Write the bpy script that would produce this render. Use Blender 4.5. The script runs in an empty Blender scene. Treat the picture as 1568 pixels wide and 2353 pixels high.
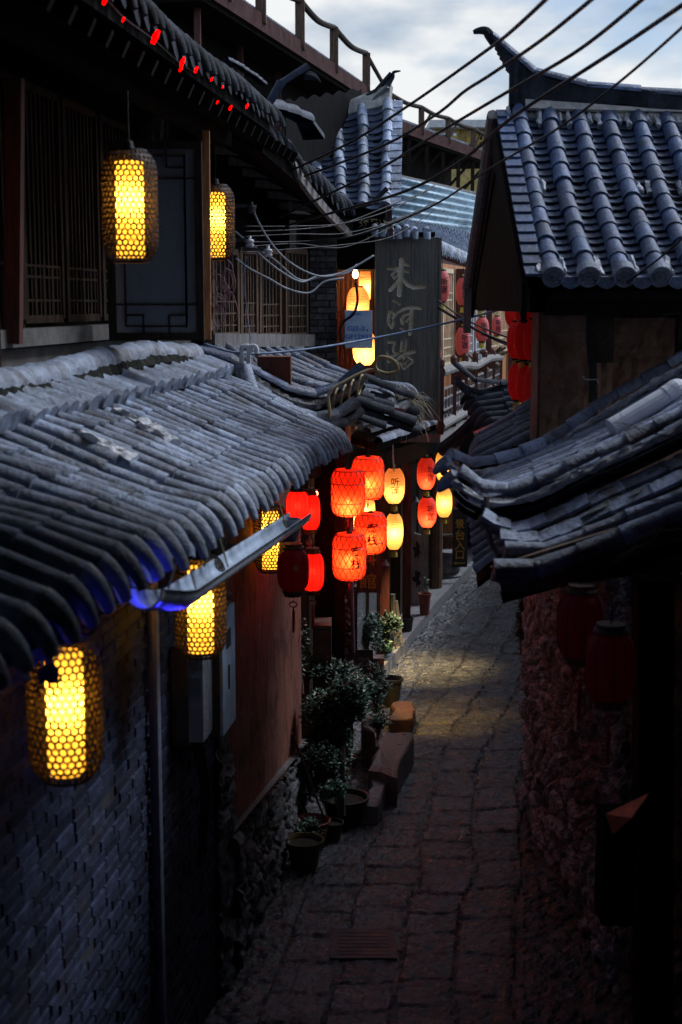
import bpy, math, random
from mathutils import Vector, Matrix, noise
V = Vector
R = math.radians
rnd = random.Random(7)
sc = bpy.context.scene
COL = sc.collection

# ------------------------------------------------------------------ camera, world, sun, exposure
PITCH = R(8.34)
F = 3267.6                       # focal length in units of a 1568 x 2353 picture grid
CAM = V((0, 0, 5))
cd = bpy.data.cameras.new('camera'); cam = bpy.data.objects.new('camera', cd); COL.objects.link(cam)
cam.location = CAM; cam.rotation_euler = (math.pi/2 - PITCH, 0, 0)
cd.sensor_fit = 'VERTICAL'; cd.sensor_height = 36; cd.lens = F/2353*36
cd.clip_end = 2000; cd.clip_start = 0.05
cd.dof.use_dof = True; cd.dof.focus_distance = 16; cd.dof.aperture_fstop = 2.8
sc.camera = cam

w = bpy.data.worlds.new('World'); sc.world = w; w.use_nodes = True
def world():
    nt = w.node_tree; nt.nodes.clear(); N = nt.nodes.new; L = nt.links.new
    out = N('ShaderNodeOutputWorld')
    sky = N('ShaderNodeTexSky'); sky.sky_type = 'NISHITA'; sky.sun_disc = False
    sky.sun_elevation = R(47); sky.sun_rotation = R(60); sky.dust_density = 2.0; sky.ozone_density = 3.0
    bg = N('ShaderNodeBackground'); bg.inputs[1].default_value = 0.13
    L(sky.outputs[0], bg.inputs[0])
    tc = N('ShaderNodeTexCoord')
    mp = N('ShaderNodeMapping'); mp.inputs['Scale'].default_value = (1, 1, 2.6); mp.inputs['Location'].default_value = (0.35, 0.2, 0.4)
    L(tc.outputs['Generated'], mp.inputs[0])
    nz = N('ShaderNodeTexNoise'); nz.inputs['Scale'].default_value = 3.6; nz.inputs['Detail'].default_value = 7; nz.inputs['Roughness'].default_value = .52
    L(mp.outputs[0], nz.inputs['Vector'])
    cr = N('ShaderNodeValToRGB'); cr.color_ramp.elements[0].position = .47; cr.color_ramp.elements[1].position = .57
    L(nz.outputs[0], cr.inputs[0])
    nz2 = N('ShaderNodeTexNoise'); nz2.inputs['Scale'].default_value = 7; nz2.inputs['Detail'].default_value = 5
    L(mp.outputs[0], nz2.inputs['Vector'])
    cr2 = N('ShaderNodeValToRGB')
    e = cr2.color_ramp.elements; e[0].position = .36; e[0].color = (.20, .34, .53, 1); e[1].position = .60; e[1].color = (.92, .94, .95, 1)
    L(nz2.outputs[0], cr2.inputs[0])
    bg2 = N('ShaderNodeBackground'); bg2.inputs[1].default_value = CLOUD
    L(cr2.outputs[0], bg2.inputs[0])
    mx = N('ShaderNodeMixShader')
    # clouds thin out to blue towards the zenith, as over a town at dusk
    sp = N('ShaderNodeSeparateXYZ'); L(tc.outputs['Generated'], sp.inputs[0])
    mr = N('ShaderNodeMapRange'); mr.inputs[1].default_value = .2; mr.inputs[2].default_value = .75; mr.inputs[3].default_value = 1; mr.inputs[4].default_value = .45
    L(sp.outputs[2], mr.inputs[0])
    mu = N('ShaderNodeMath'); mu.operation = 'MULTIPLY'; L(cr.outputs[0], mu.inputs[0]); L(mr.outputs[0], mu.inputs[1])
    L(mu.outputs[0], mx.inputs[0]); L(bg.outputs[0], mx.inputs[1]); L(bg2.outputs[0], mx.inputs[2])
    L(mx.outputs[0], out.inputs[0])
CLOUD = 0.98
world()
sd = bpy.data.lights.new('sun', 'SUN'); so = bpy.data.objects.new('sun', sd); COL.objects.link(so)
sd.energy = 2.2; sd.angle = R(16); sd.color = (.80, .88, 1.0)
SUN_AZ, SUN_EL = R(60), R(47)          # azimuth clockwise from +y
so.rotation_euler = V((-math.sin(SUN_AZ)*math.cos(SUN_EL), -math.cos(SUN_AZ)*math.cos(SUN_EL), -math.sin(SUN_EL))).to_track_quat('-Z', 'Y').to_euler()
sc.view_settings.view_transform = 'Standard'; sc.view_settings.look = 'None'
sc.view_settings.exposure = 0; sc.view_settings.gamma = 1
try:
    sc.cycles.max_bounces = 7; sc.cycles.diffuse_bounces = 3; sc.cycles.transparent_max_bounces = 12
    sc.cycles.sample_clamp_indirect = 3; sc.cycles.use_light_tree = True
except Exception: pass

# ------------------------------------------------------------------ picture-grid to world
def ray(u, v):
    x = (u-784)/F; y = -(v-1176.5)/F
    c, s = math.cos(PITCH), math.sin(PITCH)
    return V((x, c + y*s, -s + y*c))
def P(u, v, Y):
    d = ray(u, v); return CAM + d*(Y/d.y)
def G(u, v, z=0.):
    d = ray(u, v); return CAM + d*((z-CAM.z)/d.z)

# ------------------------------------------------------------------ mesh builder
class MB:
    def __init__(s): s.v = []; s.f = []; s.m = []
    def add(s, vs, fs, m=0):
        o = len(s.v); s.v += [V(p) for p in vs]; s.f += [tuple(i+o for i in f) for f in fs]; s.m += [m]*len(fs)
    def hexa(s, b, m=0):            # eight corners: bottom ring then top ring
        s.add(b, [(0,3,2,1), (4,5,6,7), (0,1,5,4), (1,2,6,5), (2,3,7,6), (3,0,4,7)], m)
    def box(s, x0, x1, y0, y1, z0, z1, m=0):
        s.hexa([(x0,y0,z0),(x1,y0,z0),(x1,y1,z0),(x0,y1,z0),(x0,y0,z1),(x1,y0,z1),(x1,y1,z1),(x0,y1,z1)], m)
    def beam(s, p, q, a, b=None, up=(0,0,1), m=0):   # a = across, b = along up
        p, q = V(p), V(q); b = a if b is None else b
        t = (q-p).normalized(); u = V(up); u = (u - t*u.dot(t))
        u = u.normalized() if u.length > 1e-4 else V((0,1,0)); w_ = t.cross(u)
        A = w_*(a/2); B = u*(b/2)
        s.hexa([p-A-B, p+A-B, p+A+B, p-A+B, q-A-B, q+A-B, q+A+B, q-A+B][:4] + [q-A-B, q+A-B, q+A+B, q-A+B], m)
    def tube(s, pts, r, n=8, m=0, cap=True):
        pts = [V(p) for p in pts]; k = len(pts); rs = r if isinstance(r, (list, tuple)) else [r]*k
        o = len(s.v); u = None
        for i, p in enumerate(pts):
            t = (pts[min(i+1, k-1)] - pts[max(i-1, 0)]).normalized()
            if u is None: u = t.cross(V((0,0,1))) if abs(t.z) < .9 else t.cross(V((1,0,0)))
            u = (u - t*u.dot(t)).normalized(); w_ = t.cross(u)
            for j in range(n):
                a = 2*math.pi*j/n; s.v.append(p + (u*math.cos(a) + w_*math.sin(a))*rs[i])
        for i in range(k-1):
            for j in range(n):
                s.f.append((o+i*n+j, o+i*n+(j+1) % n, o+(i+1)*n+(j+1) % n, o+(i+1)*n+j)); s.m.append(m)
        if cap:
            s.f.append(tuple(o+j for j in reversed(range(n)))); s.m.append(m)
            s.f.append(tuple(o+(k-1)*n+j for j in range(n))); s.m.append(m)
    def lathe(s, prof, n=24, c=(0,0,0), m=0, fn=None):
        c = V(c); o = len(s.v)
        for r, z in prof:
            for j in range(n):
                a = 2*math.pi*j/n; rr = r*(fn(a) if fn else 1); s.v.append(c + V((rr*math.cos(a), rr*math.sin(a), z)))
        for i in range(len(prof)-1):
            for j in range(n):
                s.f.append((o+i*n+j, o+i*n+(j+1) % n, o+(i+1)*n+(j+1) % n, o+(i+1)*n+j)); s.m.append(m)
    def quad(s, a, b, c, d, m=0): s.add([a, b, c, d], [(0,1,2,3)], m)
    def slab(s, a, b, c, d, th, m=0):       # quad with thickness along its normal
        a, b, c, d = map(V, (a, b, c, d)); n = (b-a).cross(d-a).normalized()*th
        s.hexa([a-n, b-n, c-n, d-n, a, b, c, d], m)
    def build(s, name, mat, parent=None, smooth=False, label=None):
        me = bpy.data.meshes.new(name)
        inv = parent.matrix_basis.inverted() if parent is not None else Matrix()
        if parent is not None and parent.parent is not None: inv = parent.matrix_basis.inverted() @ parent.parent.matrix_basis.inverted()
        me.from_pydata([inv @ p for p in s.v], [], s.f)
        mats = mat if isinstance(mat, (list, tuple)) else [mat]
        for x in mats: me.materials.append(x)
        if len(mats) > 1: me.polygons.foreach_set('material_index', s.m)
        if smooth: me.shade_smooth()
        elif 'tile' in mats[0].name: me.shade_smooth(); me.set_sharp_from_angle(angle=R(38))
        me.update()
        o = bpy.data.objects.new(name, me); COL.objects.link(o)
        if parent is not None: o.parent = parent
        if label: o['label'] = label
        return o

def tag(o, label=None, cat=None, group=None, kind=None):
    if label: o['label'] = label
    if cat: o['category'] = cat
    if group: o['group'] = group
    if kind: o['kind'] = kind
    return o
def T(name, label, cat, loc=(0,0,0), group=None):
    o = bpy.data.objects.new(name, None); COL.objects.link(o); o.location = loc; o.matrix_basis = Matrix.Translation(V(loc))
    return tag(o, label, cat, group)
def copy_tree(o, parent=None):
    c = o.copy(); COL.objects.link(c); c.parent = parent
    for ch in [x for x in list(sc.objects) if x.parent == o]: copy_tree(ch, c)
    return c
def place(proto, used, loc, label, scale=1., rz=0., group=None, rx=0., ry=0.):
    o = proto if not used[0] else copy_tree(proto)
    used[0] = True
    o.location = loc; o.rotation_euler = (rx, ry, rz); o.scale = (scale,)*3 if not isinstance(scale, (tuple, list)) else scale
    o['label'] = label
    if group: o['group'] = group
    return o

# ------------------------------------------------------------------ materials
def mat(name, col, rough=.7, var=.25, scale=6, bump=.3, bscale=40, col2=None, stretch=(1,1,1), island=0., metal=0., spec=.5, mask=None, transm=0., tone=None, dirt=None):
    m = bpy.data.materials.new(name); m.use_nodes = True; nt = m.node_tree; N = nt.nodes.new; L = nt.links.new
    b = nt.nodes['Principled BSDF']
    b.inputs['Roughness'].default_value = rough; b.inputs['Metallic'].default_value = metal
    b.inputs['Specular IOR Level'].default_value = spec
    tc = N('ShaderNodeTexCoord'); mp = N('ShaderNodeMapping'); mp.inputs['Scale'].default_value = stretch
    L(tc.outputs['Object'], mp.inputs[0])
    nz = N('ShaderNodeTexNoise'); nz.inputs['Scale'].default_value = scale; nz.inputs['Detail'].default_value = 8; nz.inputs['Roughness'].default_value = .62
    L(mp.outputs[0], nz.inputs['Vector'])
    cr = N('ShaderNodeValToRGB'); e = cr.color_ramp.elements
    c2 = col2 or tuple(min(1, c*(1+var*1.4)) for c in col); c1 = tuple(c*(1-var) for c in col) if not col2 else col
    e[0].position = .34; e[0].color = (*c1, 1); e[1].position = .66; e[1].color = (*c2, 1)
    L(nz.outputs[0], cr.inputs[0]); out = cr.outputs[0]
    if island or tone:
        if island: g = N('ShaderNodeNewGeometry'); src = g.outputs['Random Per Island']
        else: g = N('ShaderNodeAttribute'); g.attribute_name = tone; src = g.outputs['Fac']
        mr = N('ShaderNodeMapRange'); a = island or .5; mr.inputs[3].default_value = 1-a; mr.inputs[4].default_value = 1+a
        L(src, mr.inputs[0])
        vm = N('ShaderNodeVectorMath'); vm.operation = 'SCALE'; L(out, vm.inputs[0]); L(mr.outputs[0], vm.inputs['Scale']); out = vm.outputs[0]
    if mask:                        # (colour, noise scale, threshold) stains with a shape of their own
        n2 = N('ShaderNodeTexNoise'); n2.inputs['Scale'].default_value = mask[1]; n2.inputs['Detail'].default_value = 9; n2.inputs['Roughness'].default_value = .7
        L(tc.outputs['Object'], n2.inputs['Vector'])
        r2 = N('ShaderNodeValToRGB'); r2.color_ramp.elements[0].position = mask[2]; r2.color_ramp.elements[1].position = mask[2]+.05
        L(n2.outputs[0], r2.inputs[0])
        mx = N('ShaderNodeMix'); mx.data_type = 'RGBA'; L(r2.outputs[0], mx.inputs[0]); L(out, mx.inputs[6]); mx.inputs[7].default_value = (*mask[0], 1); out = mx.outputs[2]
    if dirt:
        n5 = N('ShaderNodeTexNoise'); n5.inputs['Scale'].default_value = dirt[1]; n5.inputs['Detail'].default_value = 10; n5.inputs['Roughness'].default_value = .72
        L(tc.outputs['Object'], n5.inputs['Vector'])
        r5 = N('ShaderNodeValToRGB'); r5.color_ramp.elements[0].position = dirt[2]; r5.color_ramp.elements[1].position = dirt[2]+.10; r5.color_ramp.elements[1].color = (dirt[3],)*3+(1,)
        L(n5.outputs[0], r5.inputs[0])
        m5 = N('ShaderNodeMix'); m5.data_type = 'RGBA'; L(r5.outputs[0], m5.inputs[0]); L(out, m5.inputs[6]); m5.inputs[7].default_value = (*dirt[0], 1); out = m5.outputs[2]
    rv = N('ShaderNodeMapRange'); rv.inputs[1].default_value = .3; rv.inputs[2].default_value = .7; rv.inputs[3].default_value = min(1, rough+.18); rv.inputs[4].default_value = max(.05, rough-.08)
    L(nz.outputs[0], rv.inputs[0]); L(rv.outputs[0], b.inputs['Roughness'])
    L(out, b.inputs['Base Color'])
    if bump:
        n3 = N('ShaderNodeTexNoise'); n3.inputs['Scale'].default_value = bscale; n3.inputs['Detail'].default_value = 6; n3.inputs['Roughness'].default_value = .65
        L(mp.outputs[0], n3.inputs['Vector'])
        bp = N('ShaderNodeBump'); bp.inputs['Strength'].default_value = bump; bp.inputs['Distance'].default_value = .02
        L(n3.outputs[0], bp.inputs['Height']); L(bp.outputs[0], b.inputs['Normal'])
    return m
def brickmat(name, c1, c2, mortar, bw=.24, bh=.065, ms=.008, rough=.6, bump=.8, paint=None):
    m = bpy.data.materials.new(name); m.use_nodes = True; nt = m.node_tree; N = nt.nodes.new; L = nt.links.new
    b = nt.nodes['Principled BSDF']; b.inputs['Roughness'].default_value = rough
    tc = N('ShaderNodeTexCoord'); sp = N('ShaderNodeSeparateXYZ'); L(tc.outputs['Object'], sp.inputs[0])
    cb = N('ShaderNodeCombineXYZ'); L(sp.outputs[0], cb.inputs[0]); L(sp.outputs[2], cb.inputs[1])
    nz = N('ShaderNodeTexNoise'); nz.inputs['Scale'].default_value = 5; nz.inputs['Detail'].default_value = 3; L(cb.outputs[0], nz.inputs['Vector'])
    ad = N('ShaderNodeVectorMath'); ad.operation = 'MULTIPLY_ADD'; ad.inputs[1].default_value = (.03, .03, 0); L(nz.outputs['Color'], ad.inputs[0]); L(cb.outputs[0], ad.inputs[2])
    br = N('ShaderNodeTexBrick'); br.inputs['Scale'].default_value = 1; br.inputs['Brick Width'].default_value = bw; br.inputs['Row Height'].default_value = bh
    br.inputs['Mortar Size'].default_value = ms; br.inputs['Mortar Smooth'].default_value = .4
    br.inputs['Color1'].default_value = (*c1, 1); br.inputs['Color2'].default_value = (*c2, 1); br.inputs['Mortar'].default_value = (*mortar, 1)
    L(ad.outputs[0], br.inputs['Vector'])
    n2 = N('ShaderNodeTexNoise'); n2.inputs['Scale'].default_value = 3.5; n2.inputs['Detail'].default_value = 9; n2.inputs['Roughness'].default_value = .7; L(tc.outputs['Object'], n2.inputs['Vector'])
    mr = N('ShaderNodeMapRange'); mr.inputs[1].default_value = .3; mr.inputs[2].default_value = .7; mr.inputs[3].default_value = .45; mr.inputs[4].default_value = 1.5; L(n2.outputs[0], mr.inputs[0])
    vm = N('ShaderNodeVectorMath'); vm.operation = 'SCALE'; L(br.outputs[0], vm.inputs[0]); L(mr.outputs[0], vm.inputs['Scale']); out = vm.outputs[0]
    if paint:
        n4 = N('ShaderNodeTexNoise'); n4.inputs['Scale'].default_value = 7; n4.inputs['Detail'].default_value = 4; L(tc.outputs['Object'], n4.inputs['Vector'])
        r2 = N('ShaderNodeValToRGB'); r2.color_ramp.elements[0].position = .66; r2.color_ramp.elements[1].position = .69; L(n4.outputs[0], r2.inputs[0])
        mx = N('ShaderNodeMix'); mx.data_type = 'RGBA'; L(r2.outputs[0], mx.inputs[0]); L(out, mx.inputs[6]); mx.inputs[7].default_value = (*paint, 1); out = mx.outputs[2]
    L(out, b.inputs['Base Color'])
    n3 = N('ShaderNodeTexNoise'); n3.inputs['Scale'].default_value = 45; n3.inputs['Detail'].default_value = 5; L(tc.outputs['Object'], n3.inputs['Vector'])
    ma = N('ShaderNodeMath'); ma.operation = 'MULTIPLY_ADD'; ma.inputs[1].default_value = -1.; L(br.outputs['Fac'], ma.inputs[0])
    m5 = N('ShaderNodeMath'); m5.operation = 'MULTIPLY'; m5.inputs[1].default_value = .5; L(n3.outputs[0], m5.inputs[0]); L(m5.outputs[0], ma.inputs[2])
    bp = N('ShaderNodeBump'); bp.inputs['Strength'].default_value = bump; bp.inputs['Distance'].default_value = .015; L(ma.outputs[0], bp.inputs['Height']); L(bp.outputs[0], b.inputs['Normal'])
    return m
def emis(name, col, s):
    m = bpy.data.materials.new(name); m.use_nodes = True; b = m.node_tree.nodes['Principled BSDF']
    b.inputs['Base Color'].default_value = (0,0,0,1); b.inputs['Emission Color'].default_value = (*col, 1); b.inputs['Emission Strength'].default_value = s
    return m
def paper(name, col, see=.12, glow=0., gcol=None, refl=.35, tcol=None):
    """lamp paper or silk: passes light of the bulb inside, scatters a little of the daylight"""
    m = bpy.data.materials.new(name); m.use_nodes = True; nt = m.node_tree; N = nt.nodes.new; L = nt.links.new; nt.nodes.clear()
    out = N('ShaderNodeOutputMaterial')
    tl = N('ShaderNodeBsdfTranslucent'); tl.inputs[0].default_value = (*col, 1)
    df = N('ShaderNodeBsdfPrincipled'); df.inputs['Base Color'].default_value = (*col, 1); df.inputs['Roughness'].default_value = .6
    tr = N('ShaderNodeBsdfTransparent'); tr.inputs[0].default_value = (*(tcol or col), 1)
    m1 = N('ShaderNodeMixShader'); m1.inputs[0].default_value = refl; L(tl.outputs[0], m1.inputs[1]); L(df.outputs[0], m1.inputs[2])
    m2 = N('ShaderNodeMixShader'); m2.inputs[0].default_value = see; L(m1.outputs[0], m2.inputs[1]); L(tr.outputs[0], m2.inputs[2])
    last = m2.outputs[0]
    if glow:
        em = N('ShaderNodeEmission'); em.inputs[0].default_value = (*(gcol or col), 1); em.inputs[1].default_value = glow
        ad = N('ShaderNodeAddShader'); L(last, ad.inputs[0]); L(em.outputs[0], ad.inputs[1]); last = ad.outputs[0]
    L(last, out.inputs[0]); return m
def glass(name, tint=(.6,.7,.8), see=.55, rough=.05):
    m = bpy.data.materials.new(name); m.use_nodes = True; nt = m.node_tree; N = nt.nodes.new; L = nt.links.new; nt.nodes.clear()
    out = N('ShaderNodeOutputMaterial'); gl = N('ShaderNodeBsdfGlossy'); gl.inputs[0].default_value = (.9,.95,1,1); gl.inputs['Roughness'].default_value = rough
    tr = N('ShaderNodeBsdfTransparent'); tr.inputs[0].default_value = (*tint, 1)
    df = N('ShaderNodeBsdfDiffuse'); df.inputs[0].default_value = (.50,.51,.55,1)
    mx0 = N('ShaderNodeMixShader'); mx0.inputs[0].default_value = .55; L(tr.outputs[0], mx0.inputs[1]); L(df.outputs[0], mx0.inputs[2])
    mx = N('ShaderNodeMixShader'); mx.inputs[0].default_value = 1-see; L(mx0.outputs[0], mx.inputs[1]); L(gl.outputs[0], mx.inputs[2]); L(mx.outputs[0], out.inputs[0]); return m

M = dict(
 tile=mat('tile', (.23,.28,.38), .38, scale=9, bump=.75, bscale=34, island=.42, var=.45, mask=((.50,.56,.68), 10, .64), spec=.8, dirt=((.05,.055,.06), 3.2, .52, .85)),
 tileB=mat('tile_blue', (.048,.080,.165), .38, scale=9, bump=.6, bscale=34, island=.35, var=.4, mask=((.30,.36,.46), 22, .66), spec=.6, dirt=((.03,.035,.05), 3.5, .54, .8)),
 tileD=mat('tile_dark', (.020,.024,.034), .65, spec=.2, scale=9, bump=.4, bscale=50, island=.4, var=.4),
 tileC=mat('tile_weathered', (.16,.19,.26), .42, scale=8, bump=.8, bscale=34, island=.45, var=.45, mask=((.32,.34,.37), 16, .64), spec=.55, dirt=((.045,.045,.045), 4, .50, .85)),
 mortar=mat('mortar', (.86,.88,.92), .9, scale=25, bump=1, bscale=60, col2=(.50,.51,.54)),
 tileE=mat('tile_porch', (.26,.31,.43), .40, scale=8, bump=.8, bscale=34, island=.5, var=.5, mask=((.50,.52,.56), 14, .64), spec=.6, dirt=((.06,.06,.06), 4, .50, .9)),  # weathered tile lightened for the porch: missing sky light put into the colour
 gapD=mat('mortar_gap', (.035,.037,.032), .95, scale=20, bump=1, bscale=50, spec=.1),  # near-black ridge mortar: shade of the gap under the ridge painted in
 mortarD=mat('mortar_dark', (.10,.105,.11), .9, scale=20, bump=1, bscale=50, col2=(.34,.35,.36)),
 mortarK=mat('sill_plaster', (.10,.095,.09), .8, scale=6, bump=.5, bscale=30, col2=(.17,.16,.15), spec=.2),
 plasterW=mat('plaster_white', (.62,.60,.55), .85, scale=12, bump=.5, bscale=40, col2=(.35,.34,.32)),
 woodD=mat('wood_dark', (.026,.018,.014), .65, spec=.2, scale=4, stretch=(8,8,1), bump=.3, bscale=12, var=.5),
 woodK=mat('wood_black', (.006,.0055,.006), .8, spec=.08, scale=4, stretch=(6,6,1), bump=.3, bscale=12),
 woodR=mat('wood_red', (.085,.022,.017), .55, scale=4, stretch=(8,8,1), bump=.3, bscale=12, var=.4),
 woodO=mat('wood_orange', (.42,.17,.06), .5, scale=3, stretch=(8,8,1), bump=.3, bscale=12, var=.4),
 woodB=mat('wood_brown', (.11,.065,.04), .6, scale=4, stretch=(8,8,1), bump=.4, bscale=12, var=.5),
 woodG=mat('wood_grey', (.16,.15,.15), .75, scale=4, stretch=(8,8,1), bump=.6, bscale=14, var=.5, col2=(.32,.30,.29)),
 sign=mat('sign_board', (.085,.088,.080), .6, scale=2.5, stretch=(9,9,.7), bump=.8, bscale=14, col2=(.19,.175,.145), mask=((.14,.08,.05), 3, .66)),
 carve=mat('carved_paint', (.75,.72,.60), .85, scale=9, bump=.4, bscale=60, col2=(.52,.42,.26)),
 cream=mat('cream_wood', (.62,.52,.36), .6, scale=5, bump=.2, bscale=30),
 creamb=mat('pale_blue_wood', (.45,.52,.58), .6, scale=5, bump=.2, bscale=30),
 brick=brickmat('brick_blue', (.20,.225,.30), (.13,.15,.21), (.04,.045,.06), paint=(.55,.58,.62)),
 fasc=mat('fascia_red', (.045,.011,.010), .7, scale=4, bump=.3, spec=.2),
 gutter=mat('gutter_paint', (.42,.52,.66), .25, scale=5, bump=.1, var=.35, spec=.8),
 lime=mat('lime', (.80,.88,1.0), .4, scale=25, bump=1, bscale=50, spec=.6),
 joint=mat('joint_mortar', (.03,.03,.035), .9, bump=.6, bscale=40),
 brickA=mat('laid_brick', (.026,.032,.060), .8, scale=14, bump=.6, bscale=60, island=.45, var=.4, spec=.12, mask=((.22,.25,.33), 9, .67), dirt=((.03,.03,.04), 1.8, .50, .85)),
 brickE=mat('laid_brick_dark', (.075,.07,.07), .7, scale=14, bump=.6, bscale=60, island=.5, var=.4, spec=.3),
 brickD=brickmat('brick_dark', (.11,.10,.10), (.07,.065,.07), (.02,.02,.02), bw=.3, bh=.075),
 brickR=brickmat('brick_rust', (.10,.05,.035), (.13,.075,.05), (.04,.03,.03), bw=.8, bh=.42, ms=.012, bump=1),
 terra=mat('terracotta_plaster', (.15,.055,.040), .8, scale=3, stretch=(3,3,.8), bump=1.0, bscale=10, col2=(.24,.10,.07), mask=((.27,.21,.19), 6, .63), dirt=((.06,.03,.025), 2.2, .50, .8), spec=.2),
 stone=mat('rubble_stone', (.13,.13,.135), .75, scale=18, bump=.8, bscale=50, tone='tone', var=.4, spec=.5),
 stoneR=mat('rubble_stone_lit', (.33,.36,.38), .7, scale=18, bump=.8, bscale=50, tone='tone', var=.4, spec=.5, dirt=((.06,.055,.05), 3, .52, .7)),  # right wall stone lightened and cooled, standing in for fill light
 mud=mat('mud_wall', (.20,.10,.065), .9, scale=5, bump=1, bscale=16, col2=(.36,.22,.16), mask=((.46,.40,.37), 9, .64)),
 pave=mat('paving', (.076,.080,.088), .22, scale=11, bump=1.0, bscale=24, tone='tone', var=.5, spec=.6, mask=((.15,.15,.16), 34, .60), dirt=((.018,.016,.015), 2.4, .50, .8)),
 kerb=mat('kerb_stone', (.20,.20,.21), .7, scale=12, bump=.5, bscale=50, var=.3),
 pink=mat('pink_stone', (.24,.15,.14), .32, scale=12, bump=.8, bscale=30, col2=(.11,.08,.075)),
 ground=mat('earth', (.05,.05,.05), .9),
 metal=mat('grey_metal', (.35,.38,.42), .4, metal=.6, scale=5, bump=.1, var=.3),
 corr=mat('blue_sheet', (.34,.48,.58), .45, metal=.1, scale=6, bump=.15, var=.3, mask=((.5,.6,.66), 12, .60)),
 box=mat('box_grey', (.46,.60,.78), .5, scale=8, bump=.1, var=.15),
 boxD=mat('box_dark', (.05,.055,.06), .5, scale=8, bump=.2),
 pvc=mat('white_pipe', (.72,.75,.80), .35, scale=6, bump=.05, var=.1),
 pipeg=mat('grey_pipe', (.16,.18,.24), .5, scale=6, bump=.2, var=.2),
 cable=mat('cable_black', (.006,.006,.007), .5, bump=0),
 cableW=mat('cable_grey', (.32,.35,.38), .6, bump=0),
 cableB=mat('cable_blue', (.10,.16,.28), .5, bump=0),
 cableY=mat('cable_yellow', (.38,.32,.17), .6, bump=0),
 cableP=mat('cable_pink', (.30,.14,.17), .6, bump=0),
 rust=mat('fringe_bronze', (.16,.09,.06), .5, scale=60, bump=1, bscale=120, var=.6),
 redpaint=mat('red_paint', (.55,.02,.02), .5, bump=.05),
 redclay=mat('clay_pot', (.25,.075,.055), .7, scale=9, bump=.3),
 potD=mat('dark_pot', (.045,.045,.045), .45, scale=9, bump=.2),
 potY=mat('glazed_pot', (.10,.075,.03), .3, scale=9, bump=.2),
 soil=mat('soil', (.04,.03,.02), .95, bump=1),
 leaf=mat('leaf_dark', (.028,.080,.048), .45, scale=3, bump=0, island=.6, var=.5, spec=.6),
 leafL=mat('leaf_bright', (.045,.09,.035), .5, scale=3, bump=0, island=.6, var=.5),
 straw=mat('dry_grass', (.36,.30,.20), .8, bump=0, island=.4),
 twig=mat('twig', (.16,.13,.11), .8, bump=0),
 yellow=mat('yellow_tassel', (.55,.50,.08), .6, bump=.3, bscale=80),
 ink=mat('ink', (.01,.008,.01), .6, bump=0),
 blueink=mat('blue_lettering', (.01,.13,.60), .6, bump=0),
 goldink=mat('gold_lettering', (.55,.36,.05), .5, bump=0),
 white=mat('white_paint', (.7,.72,.74), .6, scale=8, bump=.2, var=.15),
 ybuild=mat('ochre_render', (.55,.42,.16), .8, scale=6, bump=.2),
 tileN=mat('tile_night', (.016,.024,.050), .5, scale=9, bump=.4, bscale=50, island=.35, var=.4, spec=.4),
 tileP=mat('tile_pan_shaded', (.065,.08,.115), .6, scale=9, bump=.4, bscale=50, island=.35, var=.4, spec=.3),  # pans darker than the rolls: groove shade put into the colour
 tilePB=mat('tile_pan_blue', (.05,.07,.12), .5, scale=9, bump=.4, bscale=50, island=.35, var=.4, mask=((.30,.36,.46), 22, .62), spec=.4),
 night=mat('wood_shaded', (.026,.016,.010), .7, spec=.1, scale=4, stretch=(8,8,1), bump=.3, bscale=12, var=.5),  # brown wood darkened: shade below the upper eave put into its colour
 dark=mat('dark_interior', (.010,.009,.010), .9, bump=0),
 slate=mat('slate_board', (.03,.032,.038), .6, bump=.1),
 chalk=mat('chalk', (.25,.26,.28), .9, bump=0),
 flowerW=mat('petal', (.42,.48,.50), .7, bump=0),
 glass=glass('window_glass'), glassS=glass('shop_glass', see=.4),
 red=emis('led_red', (1,.0,.0), 6), blue=emis('led_blue', (.02,.02,1.0), 5), hot=emis('bulb_glow', (1,.72,.32), 30),
)

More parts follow.
